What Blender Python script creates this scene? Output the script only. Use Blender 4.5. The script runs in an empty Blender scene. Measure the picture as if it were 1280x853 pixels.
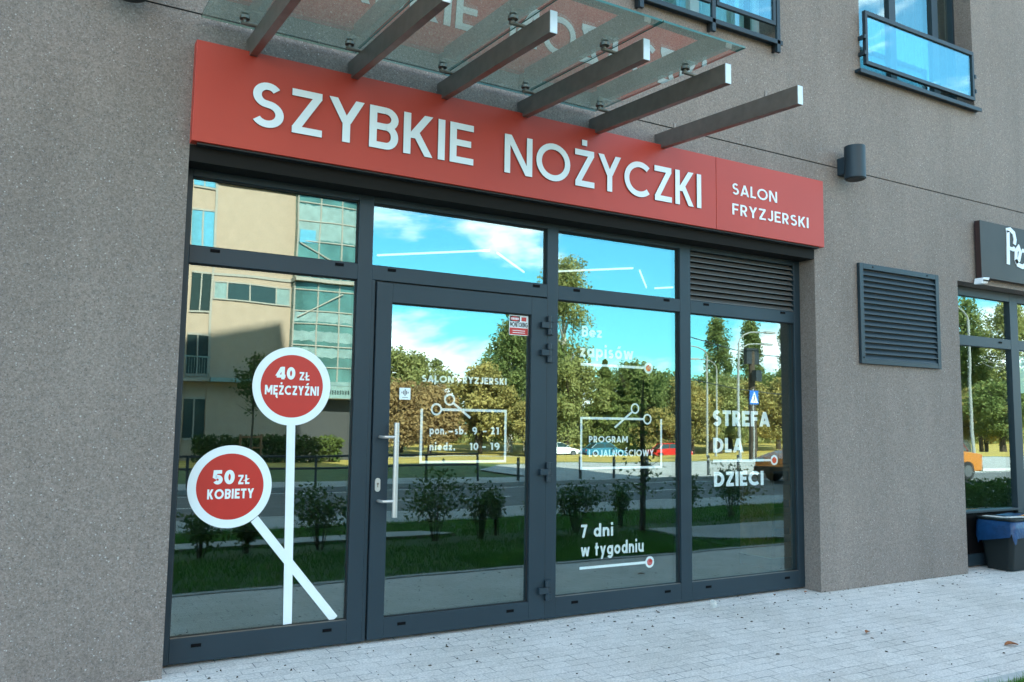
import bpy, bmesh, math, random
from mathutils import Vector, Matrix, noise
import numpy as np

C = bpy.context.scene.collection
R = math.radians
scene = bpy.context.scene

# ------------------------------------------------------------------ camera
cd = bpy.data.cameras.new("camera")
cam = bpy.data.objects.new("camera", cd)
C.objects.link(cam)
F_PX, YAW, PITCH, ROLL = 1050.0, 0.5236652, 0.0962720, 0.0139381
cy_, sy_, cp_, sp_ = math.cos(YAW), math.sin(YAW), math.cos(PITCH), math.sin(PITCH)
fwd = Vector((sy_ * cp_, cy_ * cp_, sp_))
rgt = Vector((cy_, -sy_, 0))
upv = rgt.cross(fwd)
r2 = rgt * math.cos(ROLL) + upv * math.sin(ROLL)
u2 = -rgt * math.sin(ROLL) + upv * math.cos(ROLL)
m = Matrix.Identity(4)
for i in range(3):
    m[i][0], m[i][1], m[i][2] = r2[i], u2[i], -fwd[i]
m[0][3], m[1][3], m[2][3] = -0.8242637, -5.5754935, 1.5
cam.matrix_world = m
cd.sensor_width = 36.0
cd.lens = F_PX / 1280.0 * 36.0
cd.clip_start, cd.clip_end = 0.05, 3000
scene.camera = cam

# ------------------------------------------------------------------ world: sky and clouds
SUN_DIR = Vector((-0.15, 1.0, 0.75)).normalized()      # towards the sun, which stands behind the building
SUN_EL = math.asin(SUN_DIR.z)
w = bpy.data.worlds.new("World")
scene.world = w
w.use_nodes = True
nt = w.node_tree
N, L = nt.nodes, nt.links
N.clear()
out = N.new("ShaderNodeOutputWorld")
bg = N.new("ShaderNodeBackground")
bg.inputs["Strength"].default_value = 0.12
sky = N.new("ShaderNodeTexSky")
sky.sky_type = 'NISHITA'
sky.sun_disc = False
sky.sun_elevation = SUN_EL
sky.sun_rotation = math.atan2(SUN_DIR.x, SUN_DIR.y)
sky.air_density, sky.dust_density, sky.ozone_density = 1.0, 0.4, 2.0
tint = N.new("ShaderNodeMix"); tint.data_type = 'RGBA'; tint.blend_type = 'MULTIPLY'
tint.inputs[0].default_value = 1.0
L.new(sky.outputs[0], tint.inputs[6])
tc = N.new("ShaderNodeTexCoord")
sep = N.new("ShaderNodeSeparateXYZ")
L.new(tc.outputs["Generated"], sep.inputs[0])
hz = N.new("ShaderNodeValToRGB")                 # deeper blue low down than the model's white horizon
he = hz.color_ramp.elements
he[0].position, he[0].color = 0.0, (0.34, 0.74, 0.74, 1)
he[1].position, he[1].color = 1.0, (1.02, 1.08, 0.84, 1)
for p_, c_ in ((0.10, (0.30, 0.76, 0.78)), (0.24, (0.36, 0.88, 0.90)), (0.42, (0.58, 1.0, 0.97)), (0.6, (0.98, 1.06, 0.86))):
    q = he.new(p_); q.color = c_ + (1,)
L.new(sep.outputs["Z"], hz.inputs[0])
L.new(hz.outputs[0], tint.inputs[7])
mp = N.new("ShaderNodeMapping")
mp.inputs["Scale"].default_value = (1.0, 1.0, 3.2)
mp.inputs["Location"].default_value = (0.35, 0.10, 0.0)
L.new(tc.outputs["Generated"], mp.inputs[0])
nz = N.new("ShaderNodeTexNoise")
nz.inputs["Scale"].default_value = 3.4
nz.inputs["Detail"].default_value = 9
nz.inputs["Roughness"].default_value = 0.56
nz.inputs["Distortion"].default_value = 0.25
L.new(mp.outputs[0], nz.inputs["Vector"])
# a low bank of cumulus: more cloud near 5 degrees, less towards the zenith
zr = N.new("ShaderNodeValToRGB")
e = zr.color_ramp.elements
e[0].position, e[0].color = 0.0, (0.50, 0.50, 0.50, 1)
e[1].position, e[1].color = 1.0, (0.46, 0.46, 0.46, 1)
for p_, v_ in ((0.03, 0.64), (0.075, 0.67), (0.11, 0.60), (0.14, 0.47), (0.17, 0.42), (0.22, 0.46), (0.30, 0.52)):
    q = e.new(p_); q.color = (v_, v_, v_, 1)
L.new(sep.outputs["Z"], zr.inputs[0])
add = N.new("ShaderNodeMath"); add.operation = 'ADD'
L.new(nz.outputs["Fac"], add.inputs[0]); L.new(zr.outputs[0], add.inputs[1])
cr = N.new("ShaderNodeMapRange")
cr.inputs["From Min"].default_value = 1.03
cr.inputs["From Max"].default_value = 1.16
cr.interpolation_type = 'SMOOTHSTEP'
L.new(add.outputs[0], cr.inputs["Value"])
mixc = N.new("ShaderNodeMix"); mixc.data_type = 'RGBA'
L.new(cr.outputs[0], mixc.inputs[0])
L.new(tint.outputs[2], mixc.inputs[6])
mixc.inputs[7].default_value = (8.0, 8.3, 8.4, 1)
L.new(mixc.outputs[2], bg.inputs["Color"])
L.new(bg.outputs[0], out.inputs["Surface"])

sd = bpy.data.lights.new("sun", 'SUN')
sd.energy = 4.7
sd.angle = R(0.53)
sd.color = (1.0, 0.93, 0.82)
sun = bpy.data.objects.new("sun", sd)
C.objects.link(sun)
sun.rotation_euler = SUN_DIR.to_track_quat('Z', 'Y').to_euler()
sun.location = (0, 30, 40)

vs = scene.view_settings
scene.display_settings.display_device = 'sRGB'
vs.view_transform = 'Standard'
vs.look = 'None'
vs.exposure = 2.68
vs.gamma = 1.0
scene.render.engine = 'CYCLES'
cyc = scene.cycles
cyc.max_bounces = 8
cyc.diffuse_bounces = 3
cyc.glossy_bounces = 4
cyc.transparent_max_bounces = 16
cyc.transmission_bounces = 4
cyc.sample_clamp_indirect = 6.0
cyc.caustics_reflective = False
cyc.caustics_refractive = False
try:
    cyc.use_denoising = True
    cyc.denoiser = 'OPENIMAGEDENOISE'
except Exception:
    pass

# ------------------------------------------------------------------ materials
def mat(name):
    mt = bpy.data.materials.new(name)
    mt.use_nodes = True
    nt = mt.node_tree
    bs = nt.nodes["Principled BSDF"]
    return mt, nt, bs

def plain(name, col, rough=0.5, metal=0.0, var=0.06, scale=6.0, spec=0.5, bump=0.0, bscale=200.0):
    mt, nt, bs = mat(name)
    bs.inputs["Roughness"].default_value = rough
    bs.inputs["Metallic"].default_value = metal
    bs.inputs["Specular IOR Level"].default_value = spec
    tc = nt.nodes.new("ShaderNodeTexCoord")
    n = nt.nodes.new("ShaderNodeTexNoise")
    n.inputs["Scale"].default_value = scale
    n.inputs["Detail"].default_value = 6
    nt.links.new(tc.outputs["Object"], n.inputs["Vector"])
    rp = nt.nodes.new("ShaderNodeValToRGB")
    rp.color_ramp.elements[0].position = 0.3
    rp.color_ramp.elements[1].position = 0.7
    rp.color_ramp.elements[0].color = tuple(c * (1 - var) for c in col) + (1,)
    rp.color_ramp.elements[1].color = tuple(min(1, c * (1 + var)) for c in col) + (1,)
    nt.links.new(n.outputs["Fac"], rp.inputs[0])
    nt.links.new(rp.outputs[0], bs.inputs["Base Color"])
    if bump:
        n2 = nt.nodes.new("ShaderNodeTexNoise")
        n2.inputs["Scale"].default_value = bscale
        nt.links.new(tc.outputs["Object"], n2.inputs["Vector"])
        b = nt.nodes.new("ShaderNodeBump")
        b.inputs["Strength"].default_value = bump
        b.inputs["Distance"].default_value = 0.01
        nt.links.new(n2.outputs["Fac"], b.inputs["Height"])
        nt.links.new(b.outputs[0], bs.inputs["Normal"])
    return mt

def glow(name, col, s):
    mt, nt, bs = mat(name)
    bs.inputs["Base Color"].default_value = col + (1,)
    bs.inputs["Emission Color"].default_value = col + (1,)
    bs.inputs["Emission Strength"].default_value = s
    return mt

def pane_mat(name, f0, gcol, tcol):
    """architectural glass: Schlick mirror over a tinted clear sheet"""
    mt = bpy.data.materials.new(name); mt.use_nodes = True
    nt = mt.node_tree; nt.nodes.clear()
    o = nt.nodes.new("ShaderNodeOutputMaterial")
    g = nt.nodes.new("ShaderNodeBsdfGlossy"); g.inputs["Roughness"].default_value = 0.0
    g.inputs["Color"].default_value = gcol + (1,)
    t = nt.nodes.new("ShaderNodeBsdfTransparent"); t.inputs["Color"].default_value = tcol + (1,)
    lw = nt.nodes.new("ShaderNodeLayerWeight"); lw.inputs["Blend"].default_value = 0.5
    pw = nt.nodes.new("ShaderNodeMath"); pw.operation = 'POWER'; pw.inputs[1].default_value = 5.0
    nt.links.new(lw.outputs["Facing"], pw.inputs[0])
    ma = nt.nodes.new("ShaderNodeMath"); ma.operation = 'MULTIPLY_ADD'
    ma.inputs[1].default_value = 1 - f0; ma.inputs[2].default_value = f0
    nt.links.new(pw.outputs[0], ma.inputs[0])
    mx = nt.nodes.new("ShaderNodeMixShader")
    nt.links.new(ma.outputs[0], mx.inputs[0])
    nt.links.new(t.outputs[0], mx.inputs[1]); nt.links.new(g.outputs[0], mx.inputs[2])
    # the faint waviness of float glass
    tc = nt.nodes.new("ShaderNodeTexCoord")
    n = nt.nodes.new("ShaderNodeTexNoise"); n.inputs["Scale"].default_value = 1.3; n.inputs["Detail"].default_value = 1.0
    nt.links.new(tc.outputs["Object"], n.inputs["Vector"])
    b = nt.nodes.new("ShaderNodeBump"); b.inputs["Strength"].default_value = 0.02; b.inputs["Distance"].default_value = 0.05
    nt.links.new(n.outputs["Fac"], b.inputs["Height"]); nt.links.new(b.outputs[0], g.inputs["Normal"])
    nt.links.new(mx.outputs[0], o.inputs[0])
    return mt

def plaster_mat(name, base):
    mt, nt, bs = mat(name)
    ND, LK = nt.nodes, nt.links
    tc = ND.new("ShaderNodeTexCoord")
    def vor(scale, feature='F1'):
        v = ND.new("ShaderNodeTexVoronoi"); v.inputs["Scale"].default_value = scale; v.feature = feature
        LK.new(tc.outputs["Object"], v.inputs["Vector"]); return v
    def ns(scale, det=4, rough=.55):
        n = ND.new("ShaderNodeTexNoise"); n.inputs["Scale"].default_value = scale; n.inputs["Detail"].default_value = det
        n.inputs["Roughness"].default_value = rough
        LK.new(tc.outputs["Object"], n.inputs["Vector"]); return n
    def ramp(src, stops):
        r = ND.new("ShaderNodeValToRGB"); el = r.color_ramp.elements
        el[0].position, el[0].color = stops[0][0], stops[0][1] + (1,)
        el[1].position, el[1].color = stops[-1][0], stops[-1][1] + (1,)
        for p, c in stops[1:-1]:
            k = el.new(p); k.color = c + (1,)
        LK.new(src, r.inputs[0]); return r
    def g(v): return (v, v, v)
    big = ns(0.55, 5)
    fine = ns(80, 6, .82)
    st = ND.new("ShaderNodeMapping"); st.inputs["Scale"].default_value = (2.4, 2.4, .35); LK.new(tc.outputs["Object"], st.inputs[0])
    stn = ND.new("ShaderNodeTexNoise"); stn.inputs["Scale"].default_value = 1.2; stn.inputs["Detail"].default_value = 6; stn.inputs["Roughness"].default_value = .62
    LK.new(st.outputs[0], stn.inputs["Vector"])
    streak = ramp(stn.outputs["Fac"], [(.34, g(.90)), (.5, g(1.0)), (.66, g(1.09))])
    r1 = ramp(big.outputs["Fac"], [(0.32, tuple(c * .88 for c in base)), (0.68, tuple(c * 1.10 for c in base))])
    r2 = ramp(fine.outputs["Fac"], [(0.30, g(.45)), (0.5, g(1.0)), (0.70, g(1.62))])
    mx = ND.new("ShaderNodeMix"); mx.data_type = 'RGBA'; mx.blend_type = 'MULTIPLY'; mx.inputs[0].default_value = 1
    ms = ND.new("ShaderNodeMix"); ms.data_type = 'RGBA'; ms.blend_type = 'MULTIPLY'; ms.inputs[0].default_value = 1
    LK.new(r1.outputs[0], ms.inputs[6]); LK.new(streak.outputs[0], ms.inputs[7])
    LK.new(ms.outputs[2], mx.inputs[6]); LK.new(r2.outputs[0], mx.inputs[7])
    # quartz chips: a few cells of a fine voronoi, small and bright, and some dark pits
    def chips(scale, thr, rad):
        v = vor(scale)
        sp = ND.new("ShaderNodeSeparateColor"); LK.new(v.outputs["Color"], sp.inputs[0])
        a = ND.new("ShaderNodeMath"); a.operation = 'GREATER_THAN'; a.inputs[1].default_value = thr
        LK.new(sp.outputs[0], a.inputs[0])
        d = ND.new("ShaderNodeMath"); d.operation = 'LESS_THAN'; LK.new(v.outputs["Distance"], d.inputs[0])
        rr = ND.new("ShaderNodeMath"); rr.operation = 'MULTIPLY'; rr.inputs[1].default_value = rad
        LK.new(sp.outputs[1], rr.inputs[0]); LK.new(rr.outputs[0], d.inputs[1])
        q = ND.new("ShaderNodeMath"); q.operation = 'MULTIPLY'
        LK.new(a.outputs[0], q.inputs[0]); LK.new(d.outputs[0], q.inputs[1]); return q
    clus = ramp(ns(2.6, 4, .6).outputs['Fac'], [(.38, g(.35)), (.62, g(1.0))])
    c1 = chips(105, .915, .52)
    c2 = chips(140, .74, .52)
    c3 = chips(150, .84, .55)
    def over(prev, fac, col, amt):
        k = ND.new("ShaderNodeMath"); k.operation = 'MULTIPLY'; k.inputs[1].default_value = amt
        LK.new(fac, k.inputs[0])
        x = ND.new("ShaderNodeMix"); x.data_type = 'RGBA'
        LK.new(k.outputs[0], x.inputs[0]); LK.new(prev, x.inputs[6]); x.inputs[7].default_value = col + (1,)
        return x.outputs[2]
    col = over(mx.outputs[2], c3.outputs[0], (.07, .065, .06), .75)
    c1m = ND.new("ShaderNodeMath"); c1m.operation = 'MULTIPLY'
    LK.new(c1.outputs[0], c1m.inputs[0]); LK.new(clus.outputs[0], c1m.inputs[1])
    col = over(col, c1m.outputs[0], (.52, .50, .48), .75)
    col = over(col, c2.outputs[0], (.34, .33, .32), .40)
    LK.new(col, bs.inputs["Base Color"])
    bs.inputs["Roughness"].default_value = 0.75
    hadd = ND.new("ShaderNodeMath"); hadd.operation = 'MULTIPLY_ADD'; hadd.inputs[1].default_value = .6
    LK.new(c1.outputs[0], hadd.inputs[0]); LK.new(fine.outputs["Fac"], hadd.inputs[2])
    b = ND.new("ShaderNodeBump"); b.inputs["Strength"].default_value = .7; b.inputs["Distance"].default_value = .006
    LK.new(hadd.outputs[0], b.inputs["Height"]); LK.new(b.outputs[0], bs.inputs["Normal"])
    return mt

def paver_mat(name, base, bw=.2, bh=.1, mort=.0035, seamcol=(.22, .22, .22), speck=True):
    mt, nt, bs = mat(name)
    ND, LK = nt.nodes, nt.links
    tc = ND.new("ShaderNodeTexCoord")
    wob = ND.new("ShaderNodeTexNoise"); wob.inputs["Scale"].default_value = 9; wob.inputs["Detail"].default_value = 3
    LK.new(tc.outputs["Object"], wob.inputs["Vector"])
    ws = ND.new("ShaderNodeMix"); ws.data_type = 'RGBA'; ws.blend_type = 'LINEAR_LIGHT'; ws.inputs[0].default_value = .008
    LK.new(tc.outputs["Object"], ws.inputs[6]); LK.new(wob.outputs["Color"], ws.inputs[7])
    br = ND.new("ShaderNodeTexBrick")
    br.inputs["Scale"].default_value = 1.0
    br.inputs["Brick Width"].default_value = bw; br.inputs["Row Height"].default_value = bh
    br.inputs["Mortar Size"].default_value = mort; br.inputs["Mortar Smooth"].default_value = .3
    br.inputs["Bias"].default_value = 0
    br.inputs["Color1"].default_value = tuple(c * .93 for c in base) + (1,)
    br.inputs["Color2"].default_value = tuple(c * 1.05 for c in base) + (1,)
    br.inputs["Mortar"].default_value = seamcol + (1,)
    LK.new(ws.outputs[2], br.inputs["Vector"])
    n1 = ND.new("ShaderNodeTexNoise"); n1.inputs["Scale"].default_value = 75; n1.inputs["Detail"].default_value = 5; n1.inputs["Roughness"].default_value = .75
    LK.new(tc.outputs["Object"], n1.inputs["Vector"])
    r1 = ND.new("ShaderNodeValToRGB"); r1.color_ramp.elements[0].position = .3; r1.color_ramp.elements[1].position = .7
    r1.color_ramp.elements[0].color = (.58, .58, .58, 1); r1.color_ramp.elements[1].color = (1.22, 1.22, 1.22, 1)
    LK.new(n1.outputs["Fac"], r1.inputs[0])
    n2 = ND.new("ShaderNodeTexNoise"); n2.inputs["Scale"].default_value = 1.1; n2.inputs["Detail"].default_value = 6
    LK.new(tc.outputs["Object"], n2.inputs["Vector"])
    r2 = ND.new("ShaderNodeValToRGB"); r2.color_ramp.elements[0].position = .35; r2.color_ramp.elements[1].position = .65
    r2.color_ramp.elements[0].color = (.90, .90, .89, 1); r2.color_ramp.elements[1].color = (1.04, 1.04, 1.05, 1)
    LK.new(n2.outputs["Fac"], r2.inputs[0])
    a = ND.new("ShaderNodeMix"); a.data_type = 'RGBA'; a.blend_type = 'MULTIPLY'; a.inputs[0].default_value = 1
    LK.new(r1.outputs[0], a.inputs[7])
    b2 = ND.new("ShaderNodeMix"); b2.data_type = 'RGBA'; b2.blend_type = 'MULTIPLY'; b2.inputs[0].default_value = 1
    jn = ND.new("ShaderNodeTexNoise"); jn.inputs["Scale"].default_value = 5.5; jn.inputs["Detail"].default_value = 5
    LK.new(tc.outputs["Object"], jn.inputs["Vector"])
    jr = ND.new("ShaderNodeMapRange"); jr.inputs["From Min"].default_value = .42; jr.inputs["From Max"].default_value = .62
    jr.inputs["To Min"].default_value = .15; jr.inputs["To Max"].default_value = 1.0
    LK.new(jn.outputs["Fac"], jr.inputs["Value"])
    jm = ND.new("ShaderNodeMath"); jm.operation = 'MULTIPLY'; LK.new(br.outputs["Fac"], jm.inputs[0]); LK.new(jr.outputs[0], jm.inputs[1])
    jc = ND.new("ShaderNodeMix"); jc.data_type = 'RGBA'; jc.inputs[6].default_value = base + (1,); jc.inputs[7].default_value = seamcol + (1,)
    LK.new(jm.outputs[0], jc.inputs[0])
    jx = ND.new("ShaderNodeMix"); jx.data_type = 'RGBA'
    LK.new(br.outputs["Fac"], jx.inputs[0]); LK.new(br.outputs["Color"], jx.inputs[6]); LK.new(jc.outputs[2], jx.inputs[7])
    LK.new(jx.outputs[2], a.inputs[6])
    LK.new(a.outputs[2], b2.inputs[6]); LK.new(r2.outputs[0], b2.inputs[7])
    LK.new(b2.outputs[2], bs.inputs["Base Color"])
    bs.inputs["Roughness"].default_value = .85
    h = ND.new("ShaderNodeMath"); h.operation = 'MULTIPLY_ADD'; h.inputs[1].default_value = -1.2
    LK.new(br.outputs["Fac"], h.inputs[0]); LK.new(n1.outputs["Fac"], h.inputs[2])
    bp = ND.new("ShaderNodeBump"); bp.inputs["Strength"].default_value = .55; bp.inputs["Distance"].default_value = .005
    LK.new(h.outputs[0], bp.inputs["Height"]); LK.new(bp.outputs[0], bs.inputs["Normal"])
    return mt

def leaf_mat(name, c1, c2, trans=.35, scale=.6):
    mt = bpy.data.materials.new(name); mt.use_nodes = True
    nt = mt.node_tree; nt.nodes.clear()
    o = nt.nodes.new("ShaderNodeOutputMaterial")
    tc = nt.nodes.new("ShaderNodeTexCoord")
    n = nt.nodes.new("ShaderNodeTexNoise"); n.inputs["Scale"].default_value = scale; n.inputs["Detail"].default_value = 5
    nt.links.new(tc.outputs["Object"], n.inputs["Vector"])
    r = nt.nodes.new("ShaderNodeValToRGB")
    r.color_ramp.elements[0].position, r.color_ramp.elements[0].color = .36, c1 + (1,)
    r.color_ramp.elements[1].position, r.color_ramp.elements[1].color = .64, c2 + (1,)
    nt.links.new(n.outputs["Fac"], r.inputs[0])
    d = nt.nodes.new("ShaderNodeBsdfDiffuse"); t = nt.nodes.new("ShaderNodeBsdfTranslucent")
    nt.links.new(r.outputs[0], d.inputs[0]); nt.links.new(r.outputs[0], t.inputs[0])
    mx = nt.nodes.new("ShaderNodeMixShader"); mx.inputs[0].default_value = trans
    nt.links.new(d.outputs[0], mx.inputs[1]); nt.links.new(t.outputs[0], mx.inputs[2])
    nt.links.new(mx.outputs[0], o.inputs[0])
    return mt

M = {}
M['plaster'] = plaster_mat('grey brown plaster', (.196, .158, .137))
M['frame'] = plain('anthracite powder coat', (.015, .029, .040), .45, 0, .09, 2.2, spec=.34)
M['soffit'] = plain('black brown shutter box', (.010, .009, .008), .7, spec=.15)
M['slat'] = plain('warm grey slats', (.085, .083, .08), .4, 0, .05)
M['frame_dark'] = plain('dark gasket', (.008, .010, .012), .6)
M['cap'] = plain('black plastic cap', (.004, .004, .005), .7, spec=.08)
M['glass'] = pane_mat('reflective outer sheet', .225, (.80, 1.0, .97), (.93, .985, .975))
M['glass_in'] = pane_mat('inner sheet', .05, (.8, 1.0, .98), (.78, .92, .90))
M['canopy_glass'] = pane_mat('canopy glass', .26, (.94, 1.0, .98), (.86, .95, .94))
M['edge_glass'] = plain('green glass edge', (.05, .14, .12), .1)
M['rail_glass'] = pane_mat('balcony glass', .20, (.80, 1.0, 1.0), (.70, .86, .86))
M['white_in'] = plain('white vinyl film behind glass', (.88, .90, .90), .5, 0, .01)
M['red_in'] = plain('red film behind glass', (.70, .020, .014), .5, 0, .01)
M['letter_side'] = plain('dark letter return', (.10, .05, .045), .6)
M['red'] = plain('red sign panel', (.44, .043, .025), .45, 0, .03, 1.5, spec=.35)
M['red_film'] = plain('red film', (.46, .022, .015), .4, 0, .02)
M['white'] = plain('white letter acrylic', (.70, .74, .78), .35, 0, .02)
M['white_film'] = plain('white vinyl film', (.70, .76, .78), .45, 0, .02)
M['steel'] = plain('brushed steel', (.185, .160, .140), .36, .6, .12, 14)
M['steel_end'] = plain('bright steel', (.52, .51, .49), .35, .6, .05, 20)
M['black'] = plain('black ink', (.01, .01, .01), .5)
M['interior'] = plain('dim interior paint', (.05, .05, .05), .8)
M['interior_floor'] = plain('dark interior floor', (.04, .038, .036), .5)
M['wood'] = plain('brown wood', (.20, .085, .03), .5, 0, .25, 8)
M['led'] = glow('led strip', (.95, 1.0, 1.0), .20)
M['curtain'] = plain('white net curtain', (.74, .77, .80), .8, 0, .05)
M['pvc_white'] = plain('white window reveal', (.72, .74, .75), .5)
M['paver'] = paver_mat('grey concrete pavers', (.74, .69, .645))
M['kerb'] = plain('concrete kerb', (.46, .47, .46), .85, 0, .12, 30, bump=.4)
M['soil'] = plain('lawn soil', (.034, .085, .015), .95, 0, .3, 8)
M['asphalt'] = plain('asphalt', (.115, .120, .122), .8, 0, .2, 3, bump=.3)
M['path'] = paver_mat('path slabs', (.42, .43, .42), .5, .5, .006)
M['side_grass'] = plain('mown verge grass', (.060, .105, .022), .95, 0, .35, 2.2)
M['dry_grass'] = plain('dry yellow grass', (.40, .29, .055), .95, 0, .30, .9)
M['mark'] = plain('road marking paint', (.7, .7, .7), .7)
M['beige'] = plain('beige render', (.385, .29, .215), .85, 0, .06, 2.5)
M['pale'] = plain('pale trim', (.32, .295, .255), .7)
M['teal_glass'] = plain('teal curtain glass', (.09, .20, .185), .15, .2, .35, 1.1)
M['teal_panel'] = plain('pale teal panel', (.19, .28, .27), .5, 0, .2, 3)
M['dark_glass'] = plain('dark window glass', (.03, .05, .05), .06, 0, .1)
M['blue_glass'] = plain('sky blue window glass', (.16, .42, .52), .08, .3, .1)
M['bark'] = plain('bark', (.060, .044, .030), .95, 0, .3, 9, bump=.6, bscale=30)
M['birch'] = plain('pale bark', (.50, .47, .42), .9, 0, .3, 6)
M['tyre'] = plain('tyre rubber', (.012, .012, .013), .8)
M['rim'] = plain('wheel rim', (.16, .16, .17), .4, .6)
M['car_red'] = plain('red car paint', (.50, .02, .015), .25)
M['car_teal'] = plain('blue car paint', (.03, .16, .25), .25)
M['car_white'] = plain('white car paint', (.70, .74, .72), .25)
M['car_orange'] = plain('orange car paint', (.72, .20, .015), .25)
M['car_maroon'] = plain('dark red car paint', (.16, .03, .022), .35)
M['car_yellow'] = plain('yellow car paint', (.42, .15, .018), .35)
M['lamp_glass'] = plain('lamp lens', (.75, .75, .7), .2)
M['tail'] = plain('tail lamp', (.5, .01, .01), .2)
M['post_white'] = plain('pale galvanised post', (.27, .28, .275), .5)
M['post_dark'] = plain('dark painted post', (.02, .025, .03), .5)
M['sign_blue'] = plain('blue sign', (.02, .12, .42), .4)
M['bin'] = plain('dark plastic bin', (.009, .014, .015), .45, spec=.3)
M['bag'] = plain('blue bin bag', (.006, .040, .115), .32, 0, .3, 12, bump=.5, bscale=40)
M['paper'] = plain('white paper', (.62, .61, .58), .8)
M['dead_leaf'] = plain('dry leaf', (.28, .10, .035), .8, 0, .3, 60)
M['sign_brown'] = plain('glossy brown panel', (.062, .050, .043), .30, 0, .2, 1.2, spec=.10)
M['sign_side'] = plain('dark brown side', (.030, .012, .012), .5)
M['blade'] = leaf_mat('grass blade', (.055, .19, .022), (.12, .29, .045), .25, 3.0)
M['orange_card'] = plain('orange card', (.75, .30, .03), .6)

# ------------------------------------------------------------------ mesh helpers
def world_loc(o):
    v = Vector((0, 0, 0))
    while o is not None:
        v += o.location; o = o.parent
    return v

class MB:
    def __init__(s): s.v, s.f, s.mi = [], [], []
    def poly(s, pts, mi=0):
        k = len(s.v); s.v += [tuple(p) for p in pts]; s.f.append(tuple(range(k, k + len(pts)))); s.mi.append(mi)
    def box(s, x0, x1, y0, y1, z0, z1, mi=0, taper=None):
        k = len(s.v)
        P = [(x0, y0, z0), (x1, y0, z0), (x1, y1, z0), (x0, y1, z0), (x0, y0, z1), (x1, y0, z1), (x1, y1, z1), (x0, y1, z1)]
        s.v += P
        for f in ((0, 3, 2, 1), (4, 5, 6, 7), (0, 1, 5, 4), (1, 2, 6, 5), (2, 3, 7, 6), (3, 0, 4, 7)):
            s.f.append(tuple(k + i for i in f)); s.mi.append(mi)
    def hexa(s, P, mi=0):
        k = len(s.v); s.v += [tuple(p) for p in P]
        for f in ((0, 3, 2, 1), (4, 5, 6, 7), (0, 1, 5, 4), (1, 2, 6, 5), (2, 3, 7, 6), (3, 0, 4, 7)):
            s.f.append(tuple(k + i for i in f)); s.mi.append(mi)
    def tube(s, pts, rad, n=10, mi=0, cap=True):
        pts = [Vector(p) for p in pts]
        rr = rad if isinstance(rad, (list, tuple)) else [rad] * len(pts)
        k = len(s.v); up = None
        for i, p in enumerate(pts):
            d = (pts[min(i + 1, len(pts) - 1)] - pts[max(i - 1, 0)]).normalized()
            if up is None: up = Vector((0, 0, 1)) if abs(d.z) < .9 else Vector((1, 0, 0))
            a = d.cross(up).normalized(); b = a.cross(d).normalized(); up = b
            for j in range(n):
                t = 2 * math.pi * j / n
                s.v.append(tuple(p + (a * math.cos(t) + b * math.sin(t)) * rr[i]))
        for i in range(len(pts) - 1):
            for j in range(n):
                j2 = (j + 1) % n
                s.f.append((k + i * n + j, k + i * n + j2, k + (i + 1) * n + j2, k + (i + 1) * n + j)); s.mi.append(mi)
        if cap:
            s.f.append(tuple(k + j for j in range(n))[::-1]); s.mi.append(mi)
            e = k + (len(pts) - 1) * n
            s.f.append(tuple(e + j for j in range(n))); s.mi.append(mi)
    def disc_xz(s, cx, cz, r, y0, y1, n=64, mi=0, rin=None):
        """flat disc or ring facing -y, from y0 (front) back to y1"""
        k = len(s.v)
        ring = [(math.cos(2 * math.pi * j / n), math.sin(2 * math.pi * j / n)) for j in range(n)]
        if rin is None:
            s.poly([(cx + r * a, y0, cz + r * b) for a, b in ring], mi)
            for j in range(n):
                a, b = ring[j]; c, d = ring[(j + 1) % n]
                s.poly([(cx + r * a, y0, cz + r * b), (cx + r * a, y1, cz + r * b), (cx + r * c, y1, cz + r * d), (cx + r * c, y0, cz + r * d)], mi)
        else:
            for j in range(n):
                a, b = ring[j]; c, d = ring[(j + 1) % n]
                s.poly([(cx + rin * a, y0, cz + rin * b), (cx + r * a, y0, cz + r * b), (cx + r * c, y0, cz + r * d), (cx + rin * c, y0, cz + rin * d)], mi)
                s.poly([(cx + r * a, y0, cz + r * b), (cx + r * a, y1, cz + r * b), (cx + r * c, y1, cz + r * d), (cx + r * c, y0, cz + r * d)], mi)
                s.poly([(cx + rin * c, y0, cz + rin * d), (cx + rin * c, y1, cz + rin * d), (cx + rin * a, y1, cz + rin * b), (cx + rin * a, y0, cz + rin * b)], mi)
    def build(s, name, mats, parent=None, bevel=0, smooth=False, loc=None):
        if not isinstance(mats, (list, tuple)): mats = [mats]
        off = world_loc(parent) if parent is not None else Vector((0, 0, 0))
        if loc is not None: off = off * 0 + Vector(loc)
        me = bpy.data.meshes.new(name)
        me.from_pydata([(a - off.x, b - off.y, c - off.z) for a, b, c in s.v], [], s.f)
        for mt in mats: me.materials.append(mt)
        if len(mats) > 1: me.polygons.foreach_set("material_index", s.mi)
        if smooth: me.polygons.foreach_set("use_smooth", [True] * len(me.polygons))
        me.update()
        o = bpy.data.objects.new(name, me); C.objects.link(o)
        if parent is not None: o.parent = parent
        elif loc is not None: o.location = loc
        if bevel:
            b = o.modifiers.new("bevel", 'BEVEL'); b.width = bevel; b.segments = 2; b.limit_method = 'ANGLE'; b.angle_limit = R(40)
        return o

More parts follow.
